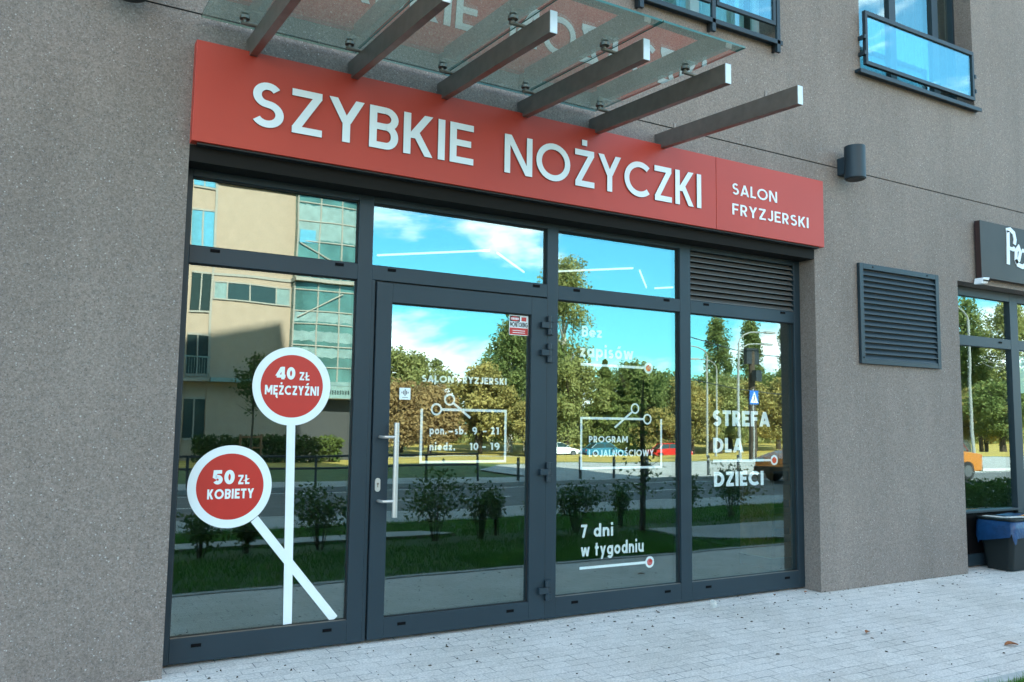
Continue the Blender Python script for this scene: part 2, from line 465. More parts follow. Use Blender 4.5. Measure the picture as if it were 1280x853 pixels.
def each(mb, name, mats, parent, bevel=0):
    """one object for every separate piece in mb"""
    par = list(range(len(mb.v)))
    def find(a):
        while par[a] != a: par[a] = par[par[a]]; a = par[a]
        return a
    for f_ in mb.f:
        for i in f_[1:]: par[find(i)] = find(f_[0])
    gr = {}
    for k, f_ in enumerate(mb.f): gr.setdefault(find(f_[0]), []).append(k)
    for ks in gr.values():
        q = MB(); mp = {}
        for k in ks:
            idx = []
            for i in mb.f[k]:
                if i not in mp: mp[i] = len(q.v); q.v.append(mb.v[i])
                idx.append(mp[i])
            q.f.append(tuple(idx)); q.mi.append(mb.mi[k])
        q.build(name, mats, parent, bevel=bevel)

def tag(o, label, cat, group=None, kind=None):
    if label: o['label'] = label
    if cat: o['category'] = cat
    if group: o['group'] = group
    if kind: o['kind'] = kind
    return o

def thing(name, loc, label, cat, group=None):
    o = bpy.data.objects.new(name, None); C.objects.link(o)
    o.location = loc; o.empty_display_size = .2
    return tag(o, label, cat, group)

def struct(o): o['kind'] = 'structure'; return o

def subthing(name, loc, parent):
    o = bpy.data.objects.new(name, None); C.objects.link(o)
    o.parent = parent; o.location = Vector(loc) - world_loc(parent)
    return o

def dup(root, loc, rotz=0, label=None, scale=None):
    r = root.copy(); C.objects.link(r); r.location = loc; r.rotation_euler = (0, 0, rotz)
    if scale is not None: r.scale = scale
    if label: r['label'] = label
    for ch in list(root.children):
        c = ch.copy(); C.objects.link(c); c.parent = r
        for g in list(ch.children):
            d = g.copy(); C.objects.link(d); d.parent = c
    return r

# ------------------------------------------------------------------ stroke lettering
def arc(cx, cy, rx, ry, a0, a1, n=18):
    return [(cx + rx * math.cos(R(a0 + (a1 - a0) * i / n)), cy + ry * math.sin(R(a0 + (a1 - a0) * i / n))) for i in range(n + 1)]

def zc(a, w, h):
    c = a
    for i in range(12):
        dx = w - 2 * c; c = a * math.hypot(dx, h) / h
    return c

def glyph(ch, a):
    """strokes of one letter for cap height 1; a = half the stroke width. Returns (width, [(points, closed)])"""
    t, b, xh = 1 - a, a, .71
    P = lambda *p: (list(p), False)
    O = lambda p: (p, True)
    if ch == ' ': return .30, []
    if ch == '.': return 2.6 * a, [P((1.3 * a, 0), (1.3 * a, 2.3 * a))]
    if ch == '-': return .42, [P((.05, .36), (.37, .36))]
    if ch == '–': return .50, [P((.03, .42), (.47, .42))]
    if ch in 'ŻŹŚŃ':
        wd, st = glyph({'Ż': 'Z', 'Ź': 'Z', 'Ś': 'S', 'Ń': 'N'}[ch], a)
        if ch == 'Ż': return wd, st + [P((wd / 2, 1.12), (wd / 2, 1.12 + 2 * a))]
        return wd, st + [P((wd / 2 - .03, 1.10), (wd / 2 + .11, 1.12 + 2 * a))]
    if ch == 'ó':
        wd, st = glyph('o', a); return wd, st + [P((wd / 2 - .02, .84), (wd / 2 + .12, 1.04))]
    if ch == 'Ę':
        wd, st = glyph('E', a); return wd, st + [(arc(wd - .04, -.13, .11, .12, 110, 290, 8), False)]
    if ch == 'Ł':
        wd, st = glyph('L', a); return wd + .06, [([(x + .06, y) for x, y in p], c) for p, c in st] + [P((0, .36), (.40, .60))]
    if ch == 'A': return .80, [P((a, 0), (.40, .97)), P((.80 - a, 0), (.40, .97)), P((.17, .26), (.63, .26))]
    if ch == 'B':
        return .62, [P((a, 0), (a, 1)),
                     ([(a, t), (.34, t)] + arc(.34, (t + .53) / 2, .20, (t - .53) / 2, 90, -90, 12) + [(a, .53)], False),
                     ([(a, .53), (.36, .53)] + arc(.36, (.53 + b) / 2, .62 - a - .36, (.53 - b) / 2, 90, -90, 12) + [(a, b)], False)]
    if ch == 'C': return .86, [(arc(.50, .5, .5 - a, .5 - a, 47, 313, 30), False)]
    if ch == 'D': return .76, [P((a, 0), (a, 1)), ([(a, t), (.30, t)] + arc(.30, .5, .46 - a, .5 - a, 90, -90, 20) + [(a, b)], False)]
    if ch == 'E': return .56, [([(.56, t), (a, t), (a, b), (.56, b)], False), P((a, .51), (.50, .51))]
    if ch == 'F': return .54, [([(.54, t), (a, t), (a, 0)], False), P((a, .49), (.48, .49))]
    if ch == 'G': return .90, [(arc(.50, .5, .5 - a, .5 - a, 47, 330, 30) + [(.90 - a, .46), (.52, .46)], False)]
    if ch == 'I': return 2 * a, [P((a, 0), (a, 1))]
    if ch == 'J': return .50, [([(.50 - a, 1), (.50 - a, .27)] + arc(.25, .27, .25 - a, .27 - a, 0, -165, 14), False)]
    if ch == 'K': return .66, [P((a, 0), (a, 1)), P((2 * a, .40), (.66 - 1.3 * a, 1)), P((.26, .56), (.66 - 1.2 * a, 0))]
    if ch == 'L': return .50, [([(a, 1), (a, b), (.50, b)], False)]
    if ch == 'M': return .94, [P((a, 0), (a, 1)), P((.94 - a, 0), (.94 - a, 1)), P((1.25 * a, 1), (.47, .22)), P((.94 - 1.25 * a, 1), (.47, .22))]
    if ch == 'N': return .78, [P((a, 0), (a, 1)), P((.78 - a, 0), (.78 - a, 1)), P((1.25 * a, 1), (.78 - 1.25 * a, 0))]
    if ch == 'O': return 1.0, [O(arc(.5, .5, .5 - a, .5 - a, 0, 348, 30))]
    if ch == 'P': return .58, [P((a, 0), (a, 1)), ([(a, t), (.30, t)] + arc(.30, (t + .42) / 2, .28 - a, (t - .42) / 2, 90, -90, 14) + [(a, .42)], False)]
    if ch == 'R': return .60, [P((a, 0), (a, 1)), ([(a, t), (.30, t)] + arc(.30, (t + .44) / 2, .28 - a, (t - .44) / 2, 90, -90, 14) + [(a, .44)], False), P((.28, .46), (.60 - 1.2 * a, 0))]
    if ch == 'S':
        r1 = (t - .52) / 2; r2 = (.52 - b) / 2
        return .62, [(arc(.31, .52 + r1, .275 - a, r1, 35, 250, 18) + arc(.31, .52 - r2, .31 - a, r2, 72, -148, 20), False)]
    if ch == 'T': return .60, [P((0, t), (.60, t)), P((.30, 0), (.30, t))]
    if ch == 'U': return .72, [([(a, 1), (a, .34)] + arc(.36, .34, .36 - a, .34 - a, 180, 360, 16) + [(.72 - a, 1)], False)]
    if ch == 'W': return 1.15, [P((a, 1), (.32, 0)), P((.32, 0), (.575, .95)), P((.575, .95), (.83, 0)), P((.83, 0), (1.15 - a, 1))]
    if ch == 'Y': return .72, [P((1.1 * a, 1), (.36, .44)), P((.72 - 1.1 * a, 1), (.36, .44)), P((.36, 0), (.36, .50))]
    if ch == 'Z': return .64, [P((.03, t), (.615, t)), P((.615 - zc(a, .57, 1), 1 - 1.7 * a), (.045 + zc(a, .57, 1), 1.7 * a)), P((.045, b), (.63, b))]
    if ch == '0': return .66, [O(arc(.33, .5, .33 - a, .5 - a, 0, 348, 30))]
    if ch == '1': return .36, [([(.02, t - .03), (.36 - a, t - .03), (.36 - a, 0)], False)]
    if ch == '2': return .58, [(arc(.29, .70, .27 - a, .30 - a, 160, -22, 16) + [(2.0 * a, b), (.58, b)], False)]
    if ch == '4': return .68, [P((.50, 0), (.50, 1)), ([(.44, .98), (.05, .27)], False), P((.02, .25), (.68, .25))]
    if ch == '5': return .60, [([(.54, t), (.13, t), (.10, .54)] + arc(.29, .33, .31 - a, .33 - a, 128, -150, 20), False)]
    if ch == '7': return .56, [P((.02, t), (.545, t)), P((.55 - zc(a, .40, 1), 1), (.20, 0))]
    if ch == '9': return .62, [O(arc(.31, .67, .31 - a, .33 - a, 0, 348, 26)), ([(.62 - a, .62), (.56, .42), (.33, 0)], False)]
    r = xh / 2 - a
    if ch == 'a': return .66, [O(arc(.32, xh / 2, .32 - a, r, 0, 348, 24)), P((.66 - a, 0), (.66 - a, xh))]
    if ch == 'b': return .66, [P((a, 0), (a, 1.04)), O(arc(.34, xh / 2, .32 - a, r, 0, 348, 24))]
    if ch == 'd': return .66, [P((.66 - a, 0), (.66 - a, 1.04)), O(arc(.32, xh / 2, .32 - a, r, 0, 348, 24))]
    if ch == 'e': return .66, [([(.66 - 1.6 * a, xh / 2)] + arc(.33, xh / 2, .33 - a, r, 2, 318, 24), False), P((2 * a, xh / 2 - .003), (.66 - a, xh / 2 - .003))]
    if ch == 'g': return .66, [O(arc(.32, xh / 2, .32 - a, r, 0, 348, 24)), ([(.66 - a, xh), (.66 - a, .02)] + arc(.33, .02, .33 - a, .30 - a, 0, -150, 14), False)]
    if ch == 'i': return 2.2 * a, [P((1.1 * a, 0), (1.1 * a, xh)), P((1.1 * a, .86), (1.1 * a, .86 + 2.1 * a))]
    if ch == 'n': return .60, [P((a, 0), (a, xh)), (arc(.31, xh - .31, .29 - a, .31 - a, 160, 0, 12) + [(.60 - a, 0)], False)]
    if ch == 'o': return .68, [O(arc(.34, xh / 2, .34 - a, r, 0, 348, 26))]
    if ch == 'p': return .66, [P((a, -.28), (a, xh)), O(arc(.34, xh / 2, .32 - a, r, 0, 348, 24))]
    if ch == 's':
        q1 = (xh - a - xh * .52) / 2; q2 = (xh * .52 - a) / 2
        return .50, [(arc(.25, xh * .52 + q1, .22 - a, q1, 35, 250, 14) + arc(.25, xh * .52 - q2, .25 - a, q2, 72, -148, 16), False)]
    if ch == 't': return .42, [P((.18, 0), (.18, .96)), P((0, xh - a), (.40, xh - a))]
    if ch == 'u': return .60, [([(a, xh), (a, .30)] + arc(.30, .30, .30 - a, .30 - a, 180, 360, 12), False), P((.60 - a, 0), (.60 - a, xh))]
    if ch == 'w': return .92, [P((a, xh), (.26, 0)), P((.26, 0), (.46, xh - .03)), P((.46, xh - .03), (.66, 0)), P((.66, 0), (.92 - a, xh))]
    if ch == 'y': return .62, [P((a, xh), (.33, .02)), P((.62 - a, xh), (.18, -.28))]
    if ch == 'z': return .54, [P((.03, xh - a), (.505, xh - a)), P((.505 - zc(a, .46, xh), xh - 1.7 * a), (.045 + zc(a, .46, xh), 1.7 * a)), P((.045, a), (.52, a))]
    return .5, []

def stroke(mb, pts, closed, hw, X, Y0, depth, mi=0, side=None):
    """extrude a polyline of half width hw; X maps 2-D glyph points to (x, z); front face at Y0, back at Y0 + depth"""
    n = len(pts)
    if n < 2: return
    if side is None: side = mi
    Vv = [Vector(p) for p in pts]
    Lf, Rt = [], []
    for i in range(n):
        if closed: p0, p1, p2 = Vv[i - 1], Vv[i], Vv[(i + 1) % n]
        else: p0, p1, p2 = Vv[max(i - 1, 0)], Vv[i], Vv[min(i + 1, n - 1)]
        d1 = (p1 - p0).normalized() if (p1 - p0).length > 1e-9 else None
        d2 = (p2 - p1).normalized() if (p2 - p1).length > 1e-9 else None
        if d1 is None or d2 is None:
            d = d1 or d2
            nrm = Vector((-d.y, d.x))
            if n <= 3 and abs(d.x) > .12 and abs(d.y) > .35:            # ends of diagonals are cut level
                off = Vector((-math.copysign(1, d.y) * hw / abs(d.y), 0))
            else: off = nrm * hw
        else:
            n1, n2 = Vector((-d1.y, d1.x)), Vector((-d2.y, d2.x))
            mt = (n1 + n2)
            if mt.length < 1e-6: mt = n1
            mt.normalize()
            off = mt * min(hw / max(mt.dot(n1), .28), hw * 3.0)
        Lf.append(p1 + off); Rt.append(p1 - off)
    def W(p, y): x, z = X(p); return (x, y, z)
    Y1 = Y0 + depth
    m_ = n if closed else n - 1
    for i in range(m_):
        j = (i + 1) % n
        mb.poly([W(Lf[i], Y0), W(Lf[j], Y0), W(Rt[j], Y0), W(Rt[i], Y0)][::-1], mi)
        mb.poly([W(Lf[i], Y0), W(Lf[i], Y1), W(Lf[j], Y1), W(Lf[j], Y0)], side)
        mb.poly([W(Rt[i], Y0), W(Rt[j], Y0), W(Rt[j], Y1), W(Rt[i], Y1)], side)
    if not closed:
        mb.poly([W(Lf[0], Y0), W(Rt[0], Y0), W(Rt[0], Y1), W(Lf[0], Y1)], side)
        mb.poly([W(Lf[-1], Y0), W(Lf[-1], Y1), W(Rt[-1], Y1), W(Rt[-1], Y0)], side)

def layout(s, wt, gap):
    x, outl = 0, []
    for c in s:
        wd, st = glyph(c, wt / 2)
        outl.append((c, x, st)); x += wd + gap
    return x - gap, outl

def text(s, x0, x1, z0, capz, wt, y, depth, gap=.16, each=None, mb=None, mi=0):
    """write s between x0 and x1, baseline z0, cap top capz. each: called with (char, MB) per letter, otherwise all in mb"""
    tot, gl = layout(s, wt, gap)
    h = capz - z0
    sx = (x1 - x0) / tot
    k = 0
    for c, gx, st in gl:
        if not st: continue
        q = MB() if each else mb
        side = 1 if each else mi
        for p, closed in st:
            X = lambda p, gx=gx: (x0 + (gx + p[0]) * sx, z0 + p[1] * h)
            stroke(q, p, closed, wt / 2, X, y - k * .00012, depth, mi, side); k = (k + 1) % 4
        if each: each(c, q)

def line_xz(mb, p, q, hw, y, depth, mi=0):
    stroke(mb, [p, q, ] if abs(p[0] - q[0]) < 1e-6 or abs(p[1] - q[1]) < 1e-6 else [p, ((p[0] + q[0]) / 2, (p[1] + q[1]) / 2), ((p[0] + 3 * q[0]) / 4, (p[1] + 3 * q[1]) / 4), q], False, hw, lambda t: (t[0], t[1]), y, depth, mi)

exec_parts = []
# ------------------------------------------------------------------ ground (falls gently away from the wall)
PZ = -0.072                                      # level of the lawn and the paving edge, 2.35 m out
g = MB()
g.poly([(-30, .6, 0.0), (-30, -2.36, PZ), (45, -2.36, PZ), (45, .6, 0.0)])
struct(g.build('pavement', M['paver']))
g = MB(); g.box(-30, 45, -2.44, -2.364, PZ - .2, PZ + .012)
struct(g.build('kerb', M['kerb'], bevel=.006))
# lawn strip, footpath, road, far footpath
g = MB(); g.poly([(-30, -2.44, PZ - .012), (-30, -6.9, -.10), (45, -6.9, -.10), (45, -2.44, PZ - .012)])
struct(g.build('lawn', M['soil']))
g = MB(); g.poly([(-30, -6.9, -.098), (-30, -8.3, -.098), (45, -8.3, -.098), (45, -6.9, -.098)])
struct(g.build('footpath', M['path']))
g = MB(); g.box(-30, 45, -8.42, -8.30, -.4, -.094)
struct(g.build('road_kerb', M['kerb']))
g = MB(); g.poly([(-200, -8.42, -.20), (-200, -14.3, -.20), (200, -14.3, -.20), (200, -8.42, -.20)])
struct(g.build('road', M['asphalt']))
g = MB()
for i in range(-8, 16): g.poly([(i * 6, -11.42, -.196), (i * 6, -11.30, -.196), (i * 6 + 3, -11.30, -.196), (i * 6 + 3, -11.42, -.196)][::-1])
for y in (-9.0, -13.8): g.poly([(-150, y - .06, -.196), (150, y - .06, -.196), (150, y + .06, -.196), (-150, y + .06, -.196)])
struct(g.build('road_marking', M['mark']))
g = MB(); g.box(-200, 200, -14.42, -14.30, -.4, -.09)
struct(g.build('road_kerb', M['kerb']))
g = MB(); g.poly([(-200, -14.42, -.095), (-200, -16.2, -.095), (200, -16.2, -.095), (200, -14.42, -.095)])
g.poly([(12.5, -16.2, -.095), (12.5, -19.5, -.10), (15.2, -23, -.12), (60, -23, -.12), (60, -16.2, -.095)])
struct(g.build('footpath', M['path']))
def zfar(y):
    y = -y
    if y < 20: return -.11
    if y < 35: return -.11 - .29 * (y - 20) / 15
    if y < 60: return -.40 - 1.6 * (y - 35) / 25
    return -2.0
g = MB()
ys = [-16.2, -20, -23, -25, -30, -35, -42, -50, -60, -75, -100, -160, -400]
for a, b in zip(ys, ys[1:]):
    g.poly([(-400, a, zfar(a) - (.03 if a > -24 else 0)), (-400, b, zfar(b) - (.03 if b > -24 else 0)), (600, b, zfar(b) - (.03 if b > -24 else 0)), (600, a, zfar(a) - (.03 if a > -24 else 0))],
           0 if b >= -25 else 1)
struct(g.build('park_ground', [M['side_grass'], M['dry_grass']]))
g = MB(); g.poly([(-400, .6, -.3), (-400, -16.2, -.3), (600, -16.2, -.3), (600, .6, -.3)])
g.poly([(-400, 300, -.3), (-400, .6, -.3), (600, .6, -.3), (600, 300, -.3)])
struct(g.build('ground', M['side_grass']))
# park road far off where the cars stand
g = MB(); g.poly([(-50, -68, -1.99), (-50, -76, -1.99), (200, -60, -1.99), (200, -52, -1.99)][::-1])
struct(g.build('park_road', M['path']))
# slabs crossing the lawn
def slab(pts, name):
    q = MB(); k = len(pts)
    q.poly([(x, y, -.055) for x, y in pts])
    for i in range(k):
        a, b = pts[i], pts[(i + 1) % k]
        q.poly([(a[0], a[1], -.055), (a[0], a[1], -.2), (b[0], b[1], -.2), (b[0], b[1], -.055)])
    return struct(q.build(name, M['path']))
SLABS = [[(-3, -5.55), (4.15, -5.55), (4.5, -5.1), (-3, -5.1)][::1], [(7.35, -4.35), (16, -4.35), (16, -2.45), (10.2, -2.45), (7.9, -3.0), (7.3, -3.5)]]
for s_ in SLABS: slab(s_, 'path_slab')
def inside(x, y, poly):
    c = False; n = len(poly)
    for i in range(n):
        x1, y1 = poly[i]; x2, y2 = poly[(i + 1) % n]
        if (y1 > y) != (y2 > y) and x < (x2 - x1) * (y - y1) / (y2 - y1) + x1: c = not c
    return c

# lawn blades
rng = random.Random(4)
g = MB()
def blade(x, y, z, h, wd):
    t = rng.uniform(0, 6.283); dx, dy = math.cos(t) * wd, math.sin(t) * wd
    l = rng.uniform(-.6, .6) * h; q = rng.uniform(-.6, .6) * h
    g.v += [(x - dx, y - dy, z), (x + dx, y + dy, z), (x + l, y + q, z + h)]
    k = len(g.v); g.f.append((k - 3, k - 2, k - 1)); g.mi.append(0)
for i in range(52000):
    x, y = rng.uniform(-.5, 17), rng.uniform(-6.85, -2.5)
    if any(inside(x, y, s_) for s_ in SLABS): continue
    if -4.95 < y < -4.35 and rng.random() < .8: continue             # the mulched planting strip
    edge = rng.uniform(.03, .075)
    blade(x, y, PZ - .012 - .018 * ((-y - 2.44) / 4.46), edge, rng.uniform(.004, .010))
for i in range(16000):
    x, y = rng.uniform(3.6, 6.5), rng.uniform(-3.3, -2.47)
    blade(x, y, PZ - .014, rng.uniform(.03, .085), rng.uniform(.0022, .0045))
tag(g.build('grass', M['blade']), None, None, None, 'stuff')

# ------------------------------------------------------------------ the building
bld = thing('apartment_building', (3, 0, 0), 'grey brown plastered apartment building with dark framed shop windows along its pavement', 'building')
YW = -.18
def holed(mb, x0, x1, z0, z1, holes, y0, mi=0):
    xs = sorted({x0, x1} | {h[i] for h in holes for i in (0, 1) if x0 < h[i] < x1})
    zs = sorted({z0, z1} | {h[i] for h in holes for i in (2, 3) if z0 < h[i] < z1})
    for a, b in zip(xs, xs[1:]):
        for c, d in zip(zs, zs[1:]):
            cx, cz = (a + b) / 2, (c + d) / 2
            if any(h[0] < cx < h[1] and h[2] < cz < h[3] for h in holes): continue
            mb.poly([(a, y0, c), (b, y0, c), (b, y0, d), (a, y0, d)], mi)
HOLES = [(-.035, 5.605, -.3, 3.187, .10), (7.87, 14.2, -.3, 3.10, .10), (3.50, 5.13, 5.12, 7.3, .14), (6.35, 8.32, 5.12, 7.3, .14)]
w_ = MB()
holed(w_, -16, 24, -.3, 4.030, HOLES, YW)
holed(w_, -16, 24, 4.040, 8.0, HOLES, YW)
w_.poly([(-16, YW + .012, 4.02), (24, YW + .012, 4.02), (24, YW + .012, 4.05), (-16, YW + .012, 4.05)], 1)
for x0, x1, z0, z1, dp in HOLES:
    w_.poly([(x0, YW, z0), (x0, YW, z1), (x0, dp, z1), (x0, dp, z0)])
    w_.poly([(x1, YW, z1), (x1, YW, z0), (x1, dp, z0), (x1, dp, z1)])
    w_.poly([(x0, YW, z1), (x1, YW, z1), (x1, dp, z1), (x0, dp, z1)])
    if z0 > 0: w_.poly([(x1, YW, z0), (x0, YW, z0), (x0, dp, z0), (x1, dp, z0)])
# flanks and back
w_.poly([(-16, YW, -.3), (-16, YW, 8), (-16, 14, 8), (-16, 14, -.3)])
w_.poly([(24, YW, 8), (24, YW, -.3), (24, 14, -.3), (24, 14, 8)])
w_.poly([(24, 14, 8), (24, 14, -.3), (-16, 14, -.3), (-16, 14, 8)])
w_.build('wall', [M['plaster'], M['frame_dark']], bld)
# unseen upper storeys, stepping down right: roofline shaped to cast the shadow opposite
q = MB()
for x0, x1, H in ((-16, 4.3, None), (4.3, 10.8, 19.0), (10.8, 12.9, 15.0), (12.9, 24, 10.6)):
    if H: q.box(x0 + (.002 if x0 > -16 else 0), x1, YW, 14, 8.002, H)
    else: q.hexa([(x0, YW, 8.002), (x1, YW, 8.002), (x1, 14, 8.002), (x0, 14, 8.002), (x0, YW, 25.5), (x1, YW, 30.6), (x1, 14, 30.6), (x0, 14, 25.5)])
q.build('shadow_storey', M['plaster'], bld)

q = MB(); q.box(-.033, 5.603, -.1785, -.012, 3.085, 3.1865); q.build('soffit_box', M['soffit'], bld)  # dark box added below the sign, blackens the head of the opening
# shop interior
q = MB()
q.poly([(-.3, .12, 0.001), (6.9, .12, 0.001), (6.9, 6, 0.001), (-.3, 6, 0.001)], 1)
q.poly([(-.3, 6, 0), (6.9, 6, 0), (6.9, 6, 3.34), (-.3, 6, 3.34)])
q.poly([(-.3, .12, 3.34), (-.3, 6, 3.34), (6.9, 6, 3.34), (6.9, .12, 3.34)])
q.poly([(-.3, .12, 0), (-.3, 6, 0), (-.3, 6, 3.34), (-.3, .12, 3.34)])
q.poly([(6.9, .12, 3.34), (6.9, 6, 3.34), (6.9, 6, 0), (6.9, .12, 0)])
q.poly([(7.5, .12, 0.001), (14.6, .12, 0.001), (14.6, 5, 0.001), (7.5, 5, 0.001)], 1)
q.poly([(7.5, 5, 0), (14.6, 5, 0), (14.6, 5, 3.2), (7.5, 5, 3.2)])
q.poly([(7.5, .12, 3.2), (7.5, 5, 3.2), (14.6, 5, 3.2), (14.6, .12, 3.2)])
q.poly([(7.5, .12, 0), (7.5, 5, 0), (7.5, 5, 3.2), (7.5, .12, 3.2)])
q.poly([(14.6, .12, 3.2), (14.6, 5, 3.2), (14.6, 5, 0), (14.6, .12, 0)])
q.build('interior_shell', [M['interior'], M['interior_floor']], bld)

# --- shopfront: frame, sashes, panes
GY = .035
def pane_box(name, x0, x1, z0, z1, parent, y=GY, th=.026, m1='glass', m2='glass_in'):
    p = MB()
    p.poly([(x0, y, z0), (x1, y, z0), (x1, y, z1), (x0, y, z1)], 0)
    p.poly([(x1, y + th, z0), (x0, y + th, z0), (x0, y + th, z1), (x1, y + th, z1)], 1)
    return p.build(name, [M[m1], M[m2]], parent)
def caps(mb, pts, y=-.0015):
    for x, z in pts: mb.box(x - .030, x + .030, y - .004, y + .004, z - .010, z + .010)
ZB, ZT0, ZT1, ZH, ZTOP = .158, 2.480, 2.592, 3.042, 3.16
sf = subthing('shop_window', (3, 0, 0), bld)
f = MB()
fr = lambda x0, x1, z0, z1, y0=0.0, y1=.09: f.box(x0, x1, y0, y1, z0, z1)
fr(-.033, .022, .004, ZTOP)                                   # left post
fr(1.140, 1.247, .004, ZTOP, -.001)                           # posts between the bays
fr(2.712, 2.815, .004, ZTOP, -.001)
fr(4.088, 4.209, .004, ZTOP, -.001)
fr(5.520, 5.603, .004, ZTOP)
for a, b in ((.022, 1.140), (2.815, 4.088), (4.209, 5.520)):
    fr(a, b, .006, ZB); fr(a, b, ZT0, ZT1); fr(a, b, ZH, ZTOP - .002)
fr(1.247, 2.712, ZT0 + .008, ZT1); fr(1.247, 2.712, ZH, ZTOP - .002)
fr(1.247, 1.274, .006, ZT0 + .008, .001)
f.build('window_frame', M['frame'], sf, bevel=.003)
f = MB()                                                      # dark gaskets round every pane
def gasket(x0, x1, z0, z1, t=.007, y=.022):
    f.box(x0, x0 + t, y, y + .012, z0, z1); f.box(x1 - t, x1, y, y + .012, z0, z1)
    f.box(x0 + t, x1 - t, y, y + .012, z0, z0 + t); f.box(x0 + t, x1 - t, y, y + .012, z1 - t, z1)
PANES = [(.022, 1.140, ZB, ZT0), (2.815, 4.088, ZB, ZT0), (4.209, 5.520, ZB, ZT0), (.022, 1.140, ZT1, ZH), (1.247, 2.712, ZT1, ZH), (2.815, 4.088, ZT1, ZH)]
for p_ in PANES: gasket(*p_)
f.build('gasket', M['frame_dark'], sf)
for p_ in PANES: pane_box('window_pane', *p_, sf)
f = MB()
for a, b in ((.022, 1.140), (2.815, 4.088), (4.209, 5.520)):
    for t in (.14, .88):
        caps(f, [(a + (b - a) * t, .106)])
        caps(f, [(a + (b - a) * t, ZT1 - .022)])
for t in (.10, .93): caps(f, [(1.247 + 1.465 * t, ZT1 - .022)])
each(f, 'drain_cap', M['cap'], sf)
f = MB()                                                      # bright glazing sill edge
for a, b in ((.022, 1.140), (2.815, 4.088), (4.209, 5.520)):
    f.box(a + .004, b - .004, .002, .020, ZB + .0005, ZB + .004)
each(f, 'glazing_bead', M['steel'], sf)
# louvre over the last bay
lv = subthing('louvre_grille', (4.9, 0, 2.8), bld)
f = MB(); f.poly([(4.209, .085, ZT1), (5.52, .085, ZT1), (5.52, .085, ZH), (4.209, .085, ZH)]); f.build('backing', M['frame_dark'], lv)
f = MB()
ns = 9; ph = (ZH - ZT1) / ns
for i in range(ns):
    z = ZT1 + i * ph
    f.hexa([(4.211, .004, z + .004), (5.518, .004, z + .004), (5.518, .008, z + .004), (4.211, .008, z + .004),
            (4.211, .046, z + ph * .98), (5.518, .046, z + ph * .98), (5.518, .050, z + ph * .98), (4.211, .050, z + ph * .98)])
    f.box(4.211, 5.518, .004, .016, z + .004, z + .010)
f.build('slats', M['slat'], lv)

# --- door
dr = subthing('shop_door', (2, 0, 0), bld)
f = MB()
DX0, DX1, DG0, DG1, DB, DT = 1.284, 2.706, 1.402, 2.563, .147, 2.337
f.box(DX0, DG0, -.012, .07, .012, 2.476); f.box(DG1, DX1, -.012, .07, .012, 2.476)
f.box(DG0, DG1, -.012, .07, .012, DB); f.box(DG0, DG1, -.012, .07, DT, 2.476)
f.build('door_leaf', M['frame'], dr, bevel=.003)
f = MB(); f.box(1.272, 2.716, .02, .03, .002, 2.49); f2 = MB()
f2.box(1.2745, DX0 - .001, .02, .04, .01, 2.486); f2.box(DX1 + .001, 2.7115, .02, .04, .01, 2.486); f2.box(1.2745, 2.7115, .02, .04, 2.4765, 2.4875); f2.box(1.2745, 2.7115, .02, .05, .001, .0115)
f2.build('door_seal', M['frame_dark'], dr)
f = MB(); gasket(DG0, DG1, DB, DT, y=.012); f.build('gasket', M['frame_dark'], dr)
pane_box('door_pane', DG0, DG1, DB, DT, dr, y=.026)
f = MB(); caps(f, [(DG0 + .13, .098), (DG1 - .16, .098)], y=-.0135); each(f, 'drain_cap', M['cap'], dr)
hd = MB()
hd.tube([(1.428, -.088, .835), (1.428, -.088, 1.485)], .0185, 16)
for z in (.945, 1.385): hd.tube([(1.335, -.010, z), (1.335, -.060, z), (1.345, -.083, z), (1.365, -.088, z), (1.428, -.088, z)], .0105, 10)
hd.build('door_handle', M['steel_end'], dr, smooth=False)
lk = MB(); lk.tube([(1.326, -.0125, 1.055), (1.326, -.022, 1.055)], .0, 4) if 0 else None
ring = [(1.326 + .019 * math.cos(R(t)), 1.055 + (.028 if math.sin(R(t)) > 0 else -.028) + .019 * math.sin(R(t))) for t in range(0, 360, 15)]
k = len(ring)
lk.poly([(x, -.021, z) for x, z in ring][::-1])
for i in range(k):
    a, b = ring[i], ring[(i + 1) % k]
    lk.poly([(a[0], -.021, a[1]), (b[0], -.021, b[1]), (b[0], -.012, b[1]), (a[0], -.012, a[1])])
lko = lk.build('lock_plate', M['steel_end'], dr)
lk = MB(); lk.disc_xz(1.326, 1.062, .008, -.0225, -.02, 20); lk.box(1.323, 1.329, -.0226, -.02, 1.038, 1.056); lk.build('keyhole', M['steel'], lko)
for z in (2.262, 2.045, 1.120, .224):
    h_ = MB()
    h_.tube([(2.716, -.032, z - .075), (2.716, -.032, z - .026)], .017, 14)
    h_.tube([(2.716, -.032, z + .026), (2.716, -.032, z + .075)], .017, 14)
    h_.tube([(2.716, -.032, z - .024), (2.716, -.032, z + .024)], .018, 14)
    h_.box(2.640, 2.712, -.046, -.0125, z - .023, z + .023)
    h_.box(2.722, 2.764, -.026, -.002, z + .028, z + .073); h_.box(2.722, 2.764, -.026, -.002, z - .073, z - .028)
    h_.build('door_hinge', M['frame'], dr, bevel=.002)

